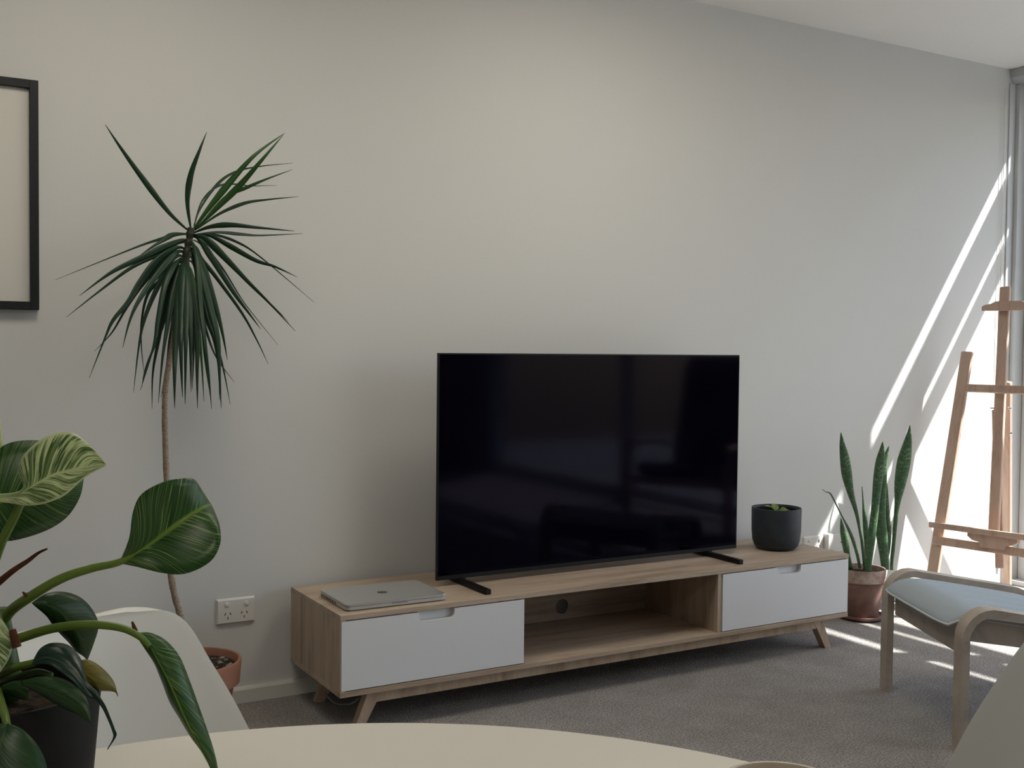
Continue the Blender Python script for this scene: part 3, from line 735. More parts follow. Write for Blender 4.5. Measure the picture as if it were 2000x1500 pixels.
def strap(path, dep, wpx, mt, tilt):
    n = len(path)
    p3 = []
    for i, (X, Y) in enumerate(path):
        t = i/(n-1)
        yy = dy + dep*min(1.0, t*1.35)
        yy = min(yy, -0.035)
        p3.append(tuple(ony(100+X/3.704, 220+Y/3.704, yy)))
    c = [Vector(p) for p in spline(p3, 5)]
    N_ = len(c); hw = wpx/3.704/677.0/2*0.92
    rows = []
    for i, p in enumerate(c):
        t = i/(N_-1)
        d = (c[min(i+1, N_-1)]-c[max(i-1, 0)]).normalized()
        view = (p-CAM).normalized()
        s = d.cross(view)
        if s.length < 1e-4: s = Vector((1, 0, 0))
        s.normalize(); u = s.cross(d)
        s = s*math.cos(tilt) + u*math.sin(tilt); u = s.cross(d)
        prof = min(1.0, 0.20 + 1.9*t)*min(1.0, ((1-t)/0.60)**0.9) if t < 1 else 0
        hh = max(hw*prof, 0.0004)
        rows.append([p-s*hh+u*hh*0.28, p-s*hh*0.5+u*hh*0.1, p, p+s*hh*0.5+u*hh*0.1, p+s*hh+u*hh*0.28])
    return blade(bmesh.new(), rows)
rnd = random.Random(11)
for lv in LV:
    o = ob('leaf', strap(lv[3:], lv[1], lv[2], None, rnd.uniform(-0.35, 0.35)), M['drac_light'] if lv[0] == 'l' else M['drac'], dr, True)
    md = o.modifiers.new('thickness', 'SOLIDIFY'); md.thickness = 0.0008; md.offset = 0

# ------------------------------------------------------------------ snake plant
sc_ = Vector((3.515, -0.158, 0))
sn = thing('snake_plant', 'tall upright snake plant in a weathered terracotta pot beside the console', 'potted plant', sc_)
prof = [(0, 0.011), (0.064, 0.011), (0.067, 0.014), (0.089, 0.15), (0.093, 0.153), (0.093, 0.158)]
ob('pot', lathe(bmesh.new(), prof, 56, sc_), M['old_terracotta'], sn, auto=40)
prof = [(0.0932, 0.1582), (0.095, 0.1585), (0.0955, 0.205), (0.094, 0.208), (0.089, 0.208), (0.087, 0.205), (0.085, 0.184), (0, 0.184)]
ob('rim', lathe(bmesh.new(), prof, 56, sc_), M['lime'], sn, auto=40)
prof = [(0, 0.0005), (0.080, 0.0005), (0.094, 0.010), (0.096, 0.019), (0.093, 0.020), (0.088, 0.0105), (0, 0.0105)]
ob('saucer', lathe(bmesh.new(), prof, 56, sc_), M['old_terracotta'], sn, auto=40)
ob('soil', lathe(bmesh.new(), [(0.085, 0.1845), (0.05, 0.19), (0, 0.192)], 40, sc_), M['soil'], sn, True)
SN = [  # depth offset base/tip, stations: (X, Y, width) on a 4.84x grid, origin (1600,820)
 (-.02, .02, [(432,1420,26),(400,1130,24),(352,880,32),(300,700,58),(262,520,92),(240,360,82),(218,230,46),(205,120,4)]),
 (-.06, -.06, [(458,1460,50),(468,1330,62),(488,1150,74),(515,950,66),(536,750,70),(556,560,84),(577,400,82),(592,290,46),(600,208,4)]),
 (.02, .03, [(625,1420,66),(612,1260,86),(588,1060,104),(578,880,96),(590,700,84),(606,540,64),(618,420,48),(640,320,36),(660,245,4)]),
 (.03, -.01, [(683,1420,28),(700,1200,32),(722,950,38),(740,780,54),(765,600,104),(800,400,124),(832,240,84),(850,130,40),(858,48,4)]),
 (.00, .03, [(445,1390,30),(450,1200,42),(440,1040,46),(428,900,36),(416,780,14),(405,630,4)]),
 (-.03, -.08, [(385,1400,22),(350,1230,30),(290,1060,26),(225,930,12),(170,820,10),(108,700,12),(60,680,5),(30,655,3)]),
 (.03, .05, [(300,1420,40),(262,1260,52),(245,1140,66),(222,1040,46),(205,930,4)]),
 (.04, .05, [(600,1410,40),(640,1250,52),(650,1050,60),(636,850,52),(630,690,40),(638,600,6)]),
]
for (d0, d1, st) in SN:
    n = len(st); dat = []
    for i, (X, Y, wd) in enumerate(st):
        t = i/(n-1)
        p = ony(1600+X/4.84, 820+Y/4.84, min(sc_.y+d0+(d1-d0)*t, -0.03)); dat.append((p.x, p.y, p.z, wd/4.84/472.0))
    c = spline(dat, 4); rows = []; N_ = len(c)
    for i, q in enumerate(c):
        p = Vector(q[:3]); d = (Vector(c[min(i+1, N_-1)][:3])-Vector(c[max(i-1, 0)][:3])).normalized()
        s = d.cross((p-CAM).normalized()).normalized(); u = s.cross(d); hh = q[3]/2
        rows.append([p+s*hh*k+u*hh*0.45*abs(k)**1.5 for k in (-1, -0.6, -0.25, 0, 0.25, 0.6, 1)])
    o = ob('leaf', blade(bmesh.new(), rows), M['snake'], sn, True)
    md = o.modifiers.new('thickness', 'SOLIDIFY'); md.thickness = 0.0025; md.offset = 0

# ------------------------------------------------------------------ easel by the window
ea = thing('easel', 'wooden artist easel with tray standing by the window in the right corner', 'easel', (4.1, -0.35, 0))
def eplane(px, py, off=0.0):
    nrm = Vector((1, 0.19, -0.2)); c = 3.972-0.019+off
    d = ray(px, py); return CAM + d*((c-nrm.dot(CAM))/nrm.dot(d))
enrm = Vector((1, 0.19, -0.2)).normalized()
def ebar(name, p, q, wd, th, mt=M['easel'], bev=0.004, parent=ea, w2=None):
    return ob(name, bar(bmesh.new(), p, q, wd, th, enrm, bev, w2), mt, parent)
Lb = Vector((3.977, -0.119, 0.0)); Lt = Vector((4.196, -0.121, 1.10))
ed = Vector((0.186, -0.98, 0.0)).normalized()
ebar('leg', Lb, Lt, 0.052, 0.024, bev=0.007)
ebar('leg', Lb+ed*0.52, Lt+ed*0.50, 0.052, 0.024, bev=0.007)
cb = eplane(1889, 758, -0.026); ebar('crossbar', cb-ed*0.012, cb+ed*0.53, 0.034, 0.024)
rl = eplane(1832, 1050, -0.026); rl.z = 0.276; ebar('lower_rail', rl-ed*0.02, rl+ed*0.58, 0.036, 0.024)
tr0 = eplane(1825, 1025, -0.045); ob('tray', bar(bmesh.new(), tr0-ed*0.0, tr0+ed*0.60, 0.065, 0.014, Vector((0, 0, 1)), 0.003), M['easel'], ea)
trf = tr0 + Vector((-0.034, 0, 0.004)); ob('tray_lip', bar(bmesh.new(), trf, trf+ed*0.60, 0.010, 0.024, Vector((0, 0, 1)), 0.002), M['easel'], ea)
mb = eplane(1941, 1045, 0.028); mtp = eplane(1964, 560, 0.028)
ebar('mast', mb, mtp, 0.046, 0.024, bev=0.007)
# shaped bracket under the tray
bc = eplane(1952, 1042, -0.01)
bm = bmesh.new()
prof = [(-0.105, 0.0), (0.105, 0.0), (0.105, -0.022), (0.085, -0.035), (0.055, -0.040), (0.05, -0.06), (-0.05, -0.06), (-0.055, -0.040), (-0.085, -0.035), (-0.105, -0.02)]
bmv = [[bm.verts.new(bc + ed*a + Vector((0, 0, z)) + Vector((dx, 0, 0))) for a, z in prof] for dx in (-0.05, -0.03)]
bm.faces.new(bmv[0]); bm.faces.new(bmv[1][::-1])
for k in range(len(prof)):
    l = (k+1) % len(prof); bm.faces.new((bmv[0][k], bmv[0][l], bmv[1][l], bmv[1][k]))
ob('bracket', bm, M['easel'], ea)
# top clamp
cl = eplane(1926, 602, -0.005)
bm = bmesh.new()
prof = [(0.0, -0.012), (0.0, 0.006), (0.015, 0.014), (0.04, 0.018), (0.06, 0.028), (0.17, 0.028), (0.19, 0.016), (0.23, 0.006), (0.23, -0.012)]
bmv = [[bm.verts.new(cl + ed*a + Vector((0, 0, z)) + Vector((dx, 0, 0))) for a, z in prof] for dx in (-0.03, 0.03)]
bm.faces.new(bmv[0]); bm.faces.new(bmv[1][::-1])
for k in range(len(prof)):
    l = (k+1) % len(prof); bm.faces.new((bmv[0][k], bmv[0][l], bmv[1][l], bmv[1][k]))
ob('top_clamp', bm, M['easel'], ea)
rb = Vector((4.545, -0.098, 0.0)); rt = onx(1967, 745, 4.30)
ob('rear_leg', bar(bmesh.new(), rb, rt, 0.040, 0.022, Vector((1, 0, 0)), 0.004), M['easel'], ea)
sl0 = eplane(1946, 800, 0.055); sl1 = eplane(1953, 1110, 0.055)
ebar('slider', sl1, sl0, 0.036, 0.016)
for px, py in ((1938, 797), (1972, 797), (1974, 846)):
    p = eplane(px, py, -0.0); ob('bolt', tube(bmesh.new(), [p-ed*0.008, p+ed*0.008], 0.004, 8), M['chrome'], ea)

# ------------------------------------------------------------------ footstool
fl = Vector((2.840, -0.872, 0)); nl = Vector((2.597, -1.338, 0))      # centres of the two front legs
fx_ = (nl-fl); fx_.z = 0; wdt = fx_.length; fx_.normalize()                # across, towards the camera
fy_ = Vector((-fx_.y, fx_.x, 0))                                          # depth, away to the right
if fy_.x < 0: fy_ = -fy_
fs = thing('footstool', 'low bentwood footstool with pale blue-grey cushion on the carpet at right', 'footstool', (fl+nl)/2+fy_*0.22)
SL, HT, DP, RC = -0.16, 0.395, 0.47, 0.075
def bent(org):
    """inverted U of laminated wood: front leg, sloping top rail, back leg"""
    p2 = [(0.0, 0.0), (0.0, 0.12), (0.0, 0.24), (0.0, HT-RC-0.012)]
    for k in range(1, 7):
        a = math.pi - (math.pi/2+SL)*k/6
        a = math.pi - (math.pi/2)*k/6
        p2.append((RC+RC*math.cos(a), HT-RC-0.012+RC*math.sin(a)))
    x_, z_ = p2[-1]
    for k in range(1, 5):
        p2.append((x_+(DP-2*RC)*k/4, z_+SL*(DP-2*RC)*k/4))
    x_, z_ = p2[-1]
    for k in range(1, 7):
        a = math.pi/2 - (math.pi/2)*k/6
        p2.append((x_+RC*math.cos(a), z_-RC+RC*math.sin(a)))
    x_, z_ = p2[-1]
    p2 += [(x_+0.004, z_*0.66), (x_+0.008, z_*0.33), (x_+0.012, 0.0)]
    bm = bmesh.new(); th, wd = 0.021, 0.052
    n = len(p2); rings = []
    for i, (a, z) in enumerate(p2):
        q0 = p2[max(i-1, 0)]; q1 = p2[min(i+1, n-1)]
        d = Vector((q1[0]-q0[0], q1[1]-q0[1])).normalized(); nn = Vector((-d.y, d.x))
        ring = []
        for sx, sy in ((-1, -1), (1, -1), (1, 1), (-1, 1)):
            aa = a+nn.x*sy*th/2; zz = max(0.0, z+nn.y*sy*th/2) if i not in (0, n-1) else 0.0
            ring.append(bm.verts.new(org + fy_*aa + fx_*sx*wd/2 + Vector((0, 0, zz))))
        rings.append(ring)
    fsq = [bm.faces.new(rings[0][::-1]), bm.faces.new(rings[-1])]
    for i in range(n-1):
        for k in range(4):
            l = (k+1) % 4; fsq.append(bm.faces.new((rings[i][k], rings[i][l], rings[i+1][l], rings[i+1][k])))
    bmesh.ops.bevel(bm, geom=[e for e in bm.edges if len(e.link_faces) == 2 and e.calc_face_angle(0) > 1.2], offset=0.003, segments=2, affect='EDGES')
    return bm
ob('bentwood_frame', bent(fl), M['birch'], fs, auto=40)
ob('bentwood_frame', bent(nl), M['birch'], fs, auto=40)
def fpt(a, b, z): return fl + fy_*a + fx_*b + Vector((0, 0, z))
def fbar(name, a0, b0, a1, b1, z, hgt, th, mt=M['birch']):
    ob(name, bar(bmesh.new(), fpt(a0, b0, z), fpt(a1, b1, z), th, hgt, Vector((0, 0, 1)), 0.002), mt, fs)
fbar('front_rail', 0.022, 0.027, 0.022, wdt-0.027, 0.300, 0.095, 0.018)
fbar('rear_rail', DP-0.022, 0.027, DP-0.022, wdt-0.027, 0.245, 0.070, 0.018)
def zrail(a): return HT-0.012-0.0105 + (SL*(min(max(a, RC), DP-RC)-RC))
bm = bmesh.new(); bar(bm, fpt(0.04, 0.034, zrail(0.05)-0.045), fpt(DP-0.03, 0.034, zrail(DP-0.05)-0.045), 0.016, 0.07, Vector((0, 0, 1)), 0.002)
ob('side_rail', bm, M['birch'], fs)
bm = bmesh.new(); bar(bm, fpt(0.04, wdt-0.034, zrail(0.05)-0.045), fpt(DP-0.03, wdt-0.034, zrail(DP-0.05)-0.045), 0.016, 0.07, Vector((0, 0, 1)), 0.002)
ob('side_rail', bm, M['birch'], fs)
ob('stretcher', tube(bmesh.new(), [fpt(0.23, -0.026, zrail(.23)-0.03), fpt(0.23, 0.03, zrail(.23)-0.03)], 0.012, 10), M['birch'], fs, True)
# cushion: a soft pad with a rolled edge
nu, nv = 25, 21
b0, b1, a0, a1 = 0.029, wdt-0.029, -0.034, DP-0.01
def cz(a, b, top):
    u = (a-a0)/(a1-a0)*2-1; v = (b-b0)/(b1-b0)*2-1
    e = max(0.0, (1-abs(u)**4))**0.45*max(0.0, (1-abs(v)**5))**0.4
    base = HT-0.044 + SL*(max(a, 0.03)-RC)*0.95 - 0.022*max(0.0, (0.045-a)/0.08)**1.5
    wr = 0.0016*math.sin(60*b+9*a+2.0*math.sin(14*a)) * e
    return base + (0.034*e + wr if top else -0.020*e)
bm = bmesh.new(); TP = []; BT = []
for i in range(nu):
    u = -math.cos(math.pi*i/(nu-1)); a = (a0+a1)/2+(a1-a0)/2*u; r1 = []; r2 = []
    for j in range(nv):
        v = -math.cos(math.pi*j/(nv-1)); b_ = (b0+b1)/2+(b1-b0)/2*v
        # round the plan corners a little
        k = 1-0.05*(abs(u)*abs(v))**6
        aa = (a0+a1)/2+(a1-a0)/2*u*k; bb = (b0+b1)/2+(b1-b0)/2*v*k
        r1.append(bm.verts.new(fpt(aa, bb, cz(a, b_, True))))
        r2.append(r1[-1] if i in (0, nu-1) or j in (0, nv-1) else bm.verts.new(fpt(aa, bb, cz(a, b_, False))))
    TP.append(r1); BT.append(r2)
for i in range(nu-1):
    for j in range(nv-1):
        bm.faces.new((TP[i][j], TP[i][j+1], TP[i+1][j+1], TP[i+1][j]))
        bm.faces.new((BT[i][j], BT[i+1][j], BT[i+1][j+1], BT[i][j+1]))
edge_pts = [TP[0][j].co.copy() for j in range(nv)] + [TP[i][nv-1].co.copy() for i in range(1, nu)] + [TP[nu-1][j].co.copy() for j in range(nv-2, -1, -1)] + [TP[i][0].co.copy() for i in range(nu-2, -1, -1)]
cu_ = ob('cushion', bm, M['cushion'], fs, True)
ob('piping', tube(bmesh.new(), edge_pts, 0.0036, 8, False), M['piping'], cu_, True)

# ------------------------------------------------------------------ round table
tc_ = Vector((0.172, -2.83, 0)); TR = 0.547
tb = thing('round_table', 'round white table with its near half below the camera', 'table', tc_)
prof = [(0, 0.718), (TR-0.012, 0.718), (TR-0.003, 0.724), (TR, 0.732), (TR-0.0015, 0.738), (TR-0.004, 0.74), (0, 0.74)]
ob('tabletop', lathe(bmesh.new(), prof, 160, tc_), M['table'], tb, auto=25)
bm = bmesh.new()
for k in range(4):
    a = math.pi/4+k*math.pi/2; c = tc_+Vector((math.cos(a), math.sin(a), 0))*0.20
    e = tc_+Vector((math.cos(a), math.sin(a), 0))*0.33
    ob('leg', tube(bmesh.new(), [Vector((e.x, e.y, 0)), Vector((c.x, c.y, 0.7175))], [0.014, 0.021], 14), M['beech'], tb, True)
bm = bmesh.new(); bar(bm, tc_+Vector((-0.19, -0.19, 0.69)), tc_+Vector((0.19, 0.19, 0.69)), 0.02, 0.03); bar(bm, tc_+Vector((-0.19, 0.19, 0.69)), tc_+Vector((0.19, -0.19, 0.69)), 0.02, 0.03)
ob('brace', bm, M['metal_black'], tb)

# mug near the table edge
mc = Vector((0.507, -2.7873, 0.74))
mg = thing('mug', 'beige ceramic cup on the table edge at the bottom of the view', 'mug', mc)
prof = [(0, 0.0006), (0.027, 0.0006), (0.032, 0.004), (0.038, 0.03), (0.0415, 0.076), (0.0410, 0.079), (0.0385, 0.079), (0.0375, 0.076), (0.034, 0.03), (0.028, 0.008), (0, 0.007)]
ob('cup', lathe(bmesh.new(), prof, 56, mc), M['ceramic'], mg, auto=50)
ob('drink', lathe(bmesh.new(), [(0.0362, 0.058), (0, 0.058)], 40, mc), M['coffee'], mg)

# ------------------------------------------------------------------ moulded shell chairs
def shell_chair(name, label, loc, rz, group, mt=M['shell']):
    t = thing(name, label, 'chair', loc, rz, group)
    prof = [(0.235, 0.415), (0.225, 0.440), (0.18, 0.450), (0.08, 0.442), (-0.03, 0.434), (-0.11, 0.438), (-0.165, 0.462), (-0.195, 0.515), (-0.215, 0.59), (-0.235, 0.67), (-0.252, 0.735), (-0.260, 0.783), (-0.2645, 0.806), (-0.266, 0.8155)]
    hwid = [0.17, 0.20, 0.218, 0.228, 0.232, 0.234, 0.234, 0.230, 0.220, 0.207, 0.194, 0.180, 0.155, 0.112]
    lift = [0.0, 0.006, 0.018, 0.035, 0.055, 0.075, 0.09, 0.095, 0.085, 0.065, 0.045, 0.030, 0.020, 0.012]
    dat = spline([(y, z, h, l) for (y, z), h, l in zip(prof, hwid, lift)], 5)
    rows = []; n = len(dat)
    for i, (y, z, h, l) in enumerate(dat):
        y0_, z0_ = dat[max(i-1, 0)][:2]; y1_, z1_ = dat[min(i+1, n-1)][:2]
        d = Vector((0, y1_-y0_, z1_-z0_)).normalized(); nn = Vector((0, d.z, -d.y))    # towards the sitter
        if nn.z < 0 and i < n*0.4: nn = -nn
        row = []
        for k in range(19):
            s = k/9-1
            row.append(Vector((h*s, y, z)) + nn*l*abs(s)**2.4)
        rows.append(row)
    o = ob('shell', blade(bmesh.new(), rows), mt, None, True)
    o.parent = t
    md = o.modifiers.new('smooth', 'SUBSURF'); md.levels = 1; md.render_levels = 1
    md = o.modifiers.new('thickness', 'SOLIDIFY'); md.thickness = 0.010; md.offset = 0
    md = o.modifiers.new('round', 'BEVEL'); md.width = 0.004; md.segments = 3; md.limit_method = 'ANGLE'; md.angle_limit = 0.9
    for sx in (-1, 1):
        for sy, yt in ((1, 0.10), (-1, -0.10)):
            l_ = ob('leg', tube(bmesh.new(), [Vector((sx*0.225, sy*0.20+0.0, 0.0)), Vector((sx*0.13, yt, 0.40))], [0.010, 0.017], 12), M['beech'], None, True); l_.parent = t
    bm = bmesh.new()
    for sx in (-1, 1):
        bar(bm, (sx*0.13, 0.10, 0.405), (-sx*0.13, -0.10, 0.405), 0.012, 0.02)
        bar(bm, (sx*0.18, 0.155, 0.20), (-sx*0.13, -0.10, 0.39), 0.006, 0.006)
        bar(bm, (sx*0.13, 0.10, 0.415), (sx*0.13, -0.10, 0.415), 0.02, 0.02)
    b_ = ob('brace', bm, M['metal_black'], None); b_.parent = t
    return t
shell_chair('shell_chair', 'white moulded shell chair behind the leafy plant, facing across the round table', (0.25, -2.375, 0), math.radians(208), 'moulded shell chairs at the round table')
shell_chair('shell_chair', 'pale grey moulded shell chair back at the bottom right corner', (1.02, -2.53, 0), math.radians(66), 'moulded shell chairs at the round table', M['shell_grey'])

# ------------------------------------------------------------------ striped philodendron in the foreground
PT = 0.76
TO = -0.075
pp = atd(3, 1340, PT); pp = Vector((pp.x, pp.y, 0.74))
ph = thing('philodendron', 'leafy philodendron with pale striped leaves in a black pot on the round table', 'potted plant', pp)
prof = [(0, 0.0006), (0.053, 0.0006), (0.055, 0.003), (0.0650, 0.118), (0.0640, 0.120), (0.0605, 0.120), (0.059, 0.104), (0, 0.104)]
ob('pot', lathe(bmesh.new(), prof, 64, pp), M['pot_black'], ph, auto=35)
ob('soil', lathe(bmesh.new(), [(0.0592, 0.1045), (0.03, 0.11), (0, 0.111)], 32, pp), M['soil'], ph, True)
ob('main_stem', tube(bmesh.new(), [pp+Vector((0, 0, 0.10)), pp+Vector((0.004, 0.0, 0.13)), pp+Vector((-0.002, 0.0, 0.175))], [0.009, 0.009, 0.007], 10), M['petiole_dark'], ph, True)
def broad(st, mt, name='leaf', cup=0.0, sub=5):
    """st: stations (lx,ly, mx,my, rx,ry, t, dl, dr): left edge, midrib, right edge with depths"""
    dat = [tuple(float(v) for v in s) for s in st]
    c = spline(dat, sub); rows = []
    for s in c:
        lx_, ly_, mx_, my_, rx_, ry_, t, dl, dr_ = s; t += TO
        row = []
        for k in (-1, -0.75, -0.5, -0.25, 0):
            f = -k; e = f**1.7
            row.append(atd(mx_+(lx_-mx_)*f, my_+(ly_-my_)*f, t+dl*e))
        for k in (0.25, 0.5, 0.75, 1):
            f = k; e = f**1.7
            row.append(atd(mx_+(rx_-mx_)*f, my_+(ry_-my_)*f, t+dr_*e))
        rows.append(row)
    o = ob(name, blade(bmesh.new(), rows), mt, ph, True)
    md = o.modifiers.new('thickness', 'SOLIDIFY'); md.thickness = 0.0006; md.offset = 0
    return o
def petiole(path, r0, r1, mt=M['petiole'], name='petiole'):
    pts = [tuple(atd(p[0], p[1], p[2]+TO)) for p in path]
    pts = [Vector(p) for p in spline(pts, 6)]; n = len(pts)
    return ob(name, tube(bmesh.new(), pts, [r0+(r1-r0)*i/(n-1) for i in range(n)], 10), mt, ph, True)
# right-hand leaf
broad([(236,1092,238,1096,242,1102,.80,0,0),(253,1050,265,1081,272,1108,.80,-.006,-.004),(260,1000,300,1058,318,1119,.803,-.012,-.008),
       (277,965,333,1033,363,1120,.806,-.016,-.012),(318,942,365,1010,410,1097,.812,-.016,-.014),(352,935,388,996,430,1062,.818,-.012,-.012),
       (378,936,402,989,429,1030,.826,-.006,-.006),(394,958,412,986,422,1008,.838,0,0),(414,990,416,996,419,1002,.85,0,0)], M['birkin'])
petiole([(-5,1250,.85),(15,1200,.83),(60,1165,.81),(120,1130,.80),(180,1110,.80),(238,1096,.80),(300,1060,.8045),(345,1026,.809),(385,999,.817)], .0042, .0012)
# big dark leaf behind on the left, then the pale young leaf in front of it
broad([(-45,985,-45,1000,-45,1010,.86,0,0),(-25,925,-15,985,-30,1040,.862,.004,.004),(2,874,25,972,10,1057,.865,.012,.01),(55,860,68,958,80,1040,.87,.016,.016),
       (112,869,110,946,128,1012,.878,.014,.014),(148,902,140,936,155,972,.886,.008,.008),(163,930,163,932,163,935,.895,0,0)], M['birkin'])
broad([(-14,965,-10,972,-8,980,.835,0,0),(28,962,30,968,18,982,.83,0,-.004),(46,950,52,956,50,987,.825,.004,-.008),(36,918,74,944,78,985,.822,.012,-.012),
       (48,887,104,928,105,977,.82,.020,-.014),(92,852,132,921,130,964,.818,.024,-.012),(143,846,160,915,163,934,.816,.016,-.006),
       (184,878,184,910,189,918,.814,.006,-.002),(206,905,207,907,208,909,.812,0,0)], M['birkin_pale'])
petiole([(-12,1100,.845),(5,1055,.84),(28,1010,.834),(48,965,.829)], .0034, .0028)
petiole([(-2,990,.88),(3,905,.88),(2,860,.88),(-3,800,.88)], .0022, .0005, M['birkin_pale'], 'rolled_leaf')
# dry brown tip and sheaths
petiole([(-8,1142,.85),(25,1115,.85),(55,1095,.85),(75,1080,.848),(92,1072,.846)], .0026, .0006, M['dry'], 'dry_leaf')
petiole([(62,1166,.808),(50,1161,.808),(44,1156,.807)], .0020, .0004, M['dry'], 'dry_sheath')
petiole([(264,1232,.798),(261,1222,.797),(258,1214,.797)], .0018, .0006, M['dry'], 'dry_sheath')
petiole([(33,1264,.80),(29,1248,.80),(24,1230,.80)], .0030, .0022, M['dry'], 'dry_sheath')
# mid leaf behind the stalk
broad([(62,1178,64,1180,66,1182,.86,0,0),(90,1160,92,1182,90,1202,.862,.006,.004),(122,1156,112,1190,104,1222,.866,.012,.008),(155,1166,130,1208,120,1240,.872,.014,.01),
       (179,1189,147,1230,134,1254,.88,.012,.008),(192,1220,160,1252,149,1272,.888,.008,.004),(183,1256,168,1275,162,1281,.896,.002,0),(170,1290,170,1290,170,1290,.902,0,0)], M['birkin_dark'])
# long drooping leaf in front
petiole([(-4,1262,.83),(40,1246,.82),(105,1227,.81),(175,1220,.80),(235,1226,.795),(272,1243,.79),(292,1262,.789)], .0038, .0018)
broad([(270,1236,270,1240,268,1244,.79,0,0),(292,1236,290,1258,284,1268,.79,.006,.004),(322,1250,312,1296,302,1296,.788,.012,.008),(350,1282,331,1334,317,1332,.785,.016,.012),
       (370,1330,348,1372,332,1371,.782,.018,.014),(388,1380,366,1412,350,1401,.779,.016,.014),(404,1425,384,1448,372,1438,.776,.012,.012),(417,1465,402,1480,394,1468,.773,.006,.006),
       (425,1500,418,1507,412,1502,.770,.002,.002),(430,1545,430,1545,429,1545,.767,0,0)], M['birkin'])
# dark arching leaf with a long tail
petiole([(-6,1318,.82),(30,1304,.805),(66,1294,.795),(92,1284,.79)], .0034, .0018, M['petiole'])
broad([(66,1288,64,1294,62,1300,.79,0,0),(80,1266,88,1284,92,1297,.788,.006,-.004),(104,1256,113,1290,118,1312,.786,.014,-.008),(136,1262,134,1303,140,1328,.784,.018,-.008),
       (160,1292,152,1320,156,1346,.782,.014,-.006),(169,1330,171,1342,174,1362,.780,.006,-.003),(188,1350,188,1357,186,1366,.778,.002,0),(204,1375,202,1380,199,1382,.776,0,0),
       (214,1398,212,1401,209,1402,.775,0,0),(224,1424,222,1426,219,1427,.774,0,0),(227,1438,223,1440,221,1441,.773,0,0),(210,1463,210,1464,209,1464,.771,0,0)], M['birkin_grey'])
# yellowing leaf behind
broad([(140,1298,140,1300,140,1302,.83,0,0),(168,1288,165,1315,160,1340,.832,.004,.004),(197,1303,190,1328,182,1349,.836,.008,.006),(219,1327,210,1340,204,1349,.842,.006,.004),(228,1350,226,1352,224,1351,.848,0,0),(230,1360,230,1360,230,1360,.85,0,0)], M['birkin_yellow'])
# dark low leaves over the pot
broad([(40,1330,42,1334,44,1338,.775,0,0),(80,1322,78,1342,72,1352,.772,.004,.004),(120,1325,112,1355,100,1369,.769,.010,.006),(152,1344,140,1370,130,1386,.766,.010,.006),(172,1372,160,1388,154,1396,.763,.004,.002),(178,1412,178,1412,177,1412,.760,0,0)], M['birkin_dark'])
broad([(2,1340,2,1344,2,1348,.79,0,0),(30,1330,28,1346,24,1360,.785,.004,.004),(50,1336,44,1352,40,1366,.78,.004,.004),(58,1364,57,1366,56,1366,.775,0,0)], M['birkin_dark'])
# front lower-left leaf
petiole([(-6,1350,.79),(2,1375,.765),(10,1400,.745),(14,1418,.735)], .0032, .0022)
broad([(12,1412,13,1416,16,1414,.735,0,0),(-30,1420,8,1432,45,1426,.730,.004,.004),(-60,1445,-2,1460,76,1460,.724,.008,.01),(-75,1490,-12,1500,92,1502,.718,.008,.012),(-70,1540,-22,1545,88,1545,.712,.006,.01),(-50,1590,-30,1595,55,1590,.706,.002,.004),(-38,1630,-38,1630,-38,1630,.70,0,0)], M['birkin_dark'])
# leaf at the left border
broad([(-10,1205,-5,1204,0,1206,.80,0,0),(-40,1225,-15,1235,18,1234,.795,.004,.006),(-60,1262,-28,1272,24,1262,.79,.006,.01),(-65,1300,-40,1305,12,1296,.786,.006,.008),(-62,1335,-52,1336,-20,1335,.782,0,0),(-62,1365,-62,1365,-60,1365,.78,0,0)], M['birkin_pale'])
# dark stalks low in the pot
petiole([(-5,1335,.83),(20,1330,.82),(48,1318,.81),(75,1312,.80),(100,1318,.79)], .0030, .0018, M['petiole_dark'])
petiole([(0,1352,.84),(30,1345,.82),(42,1336,.80)], .0026, .0016, M['petiole_dark'])

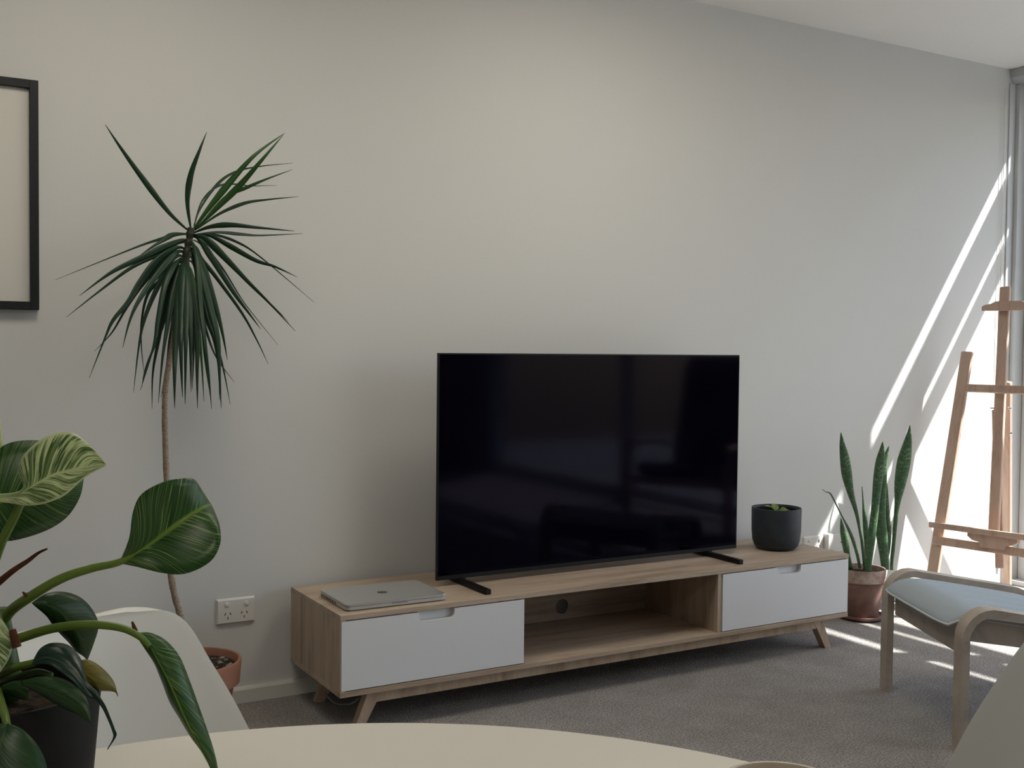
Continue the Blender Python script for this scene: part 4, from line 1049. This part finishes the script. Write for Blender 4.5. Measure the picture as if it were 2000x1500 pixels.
# ------------------------------------------------------------------ armchair (seen mirrored in the dark screen)
ac = Vector((4.28, -2.3, 0)); arz = math.radians(62)
am = thing('armchair', 'dark high-backed bentwood armchair seen only mirrored in the television screen', 'armchair', ac, arz)
def aob(name, bm, mt, sm=False):
    o = ob(name, bm, mt, None, sm); o.parent = am; return o
pad = [(0.30, 0.40), (0.05, 0.36), (-0.18, 0.33), (-0.27, 0.42), (-0.36, 0.62), (-0.44, 0.85), (-0.47, 1.02)]
pth = spline(pad, 6); bm = bmesh.new(); rings = []
for i, (y, z) in enumerate(pth):
    a = pth[max(i-1, 0)]; b_ = pth[min(i+1, len(pth)-1)]
    d = Vector((b_[0]-a[0], b_[1]-a[1])).normalized(); nn = Vector((d.y, -d.x))
    ring = []
    for k in range(12):
        an = 2*math.pi*k/12; cx_ = 0.27*math.copysign(abs(math.cos(an))**0.4, math.cos(an)); th = 0.045*math.copysign(abs(math.sin(an))**0.6, math.sin(an))
        ring.append(bm.verts.new((cx_, y+nn.x*th, z+nn.y*th)))
    rings.append(ring)
for i in range(len(rings)-1):
    for k in range(12): bm.faces.new((rings[i][k], rings[i][(k+1) % 12], rings[i+1][(k+1) % 12], rings[i+1][k]))
bm.faces.new(rings[0][::-1]); bm.faces.new(rings[-1])
aob('seat_pad', bm, M['dark_fabric'], True)
aob('head_cushion', Bx(-0.24, 0.24, -0.435, -0.36, 0.84, 1.06, 0.03), M['dark_fabric'])
for sx in (-1, 1):
    x = sx*0.315
    pts = [(x, -0.32, 0.04), (x, 0.0, 0.02), (x, 0.26, 0.02), (x, 0.33, 0.08), (x, 0.34, 0.3), (x, 0.32, 0.48), (x, 0.26, 0.54), (x, 0.0, 0.53), (x, -0.3, 0.50)]
    c = [Vector(p) for p in spline(pts, 4)]; bm = bmesh.new()
    for p, q in zip(c[:-1], c[1:]): bar(bm, p, q, 0.055, 0.022, Vector((0, -0.3, 1)) if abs((q-p).normalized().z) < 0.9 else Vector((0, 1, 0)))
    aob('side_frame', bm, M['beech'])
    bm = bmesh.new(); bar(bm, (sx*0.275, -0.26, 0.30), (sx*0.275, -0.47, 1.0), 0.02, 0.05, Vector((0, 1, 0.3)))
    aob('back_post', bm, M['beech'])
for y, z in ((0.30, 0.33), (-0.22, 0.26)):
    aob('cross_rail', Bx(-0.303, 0.303, y-0.012, y+0.012, z-0.025, z+0.025), M['beech'])
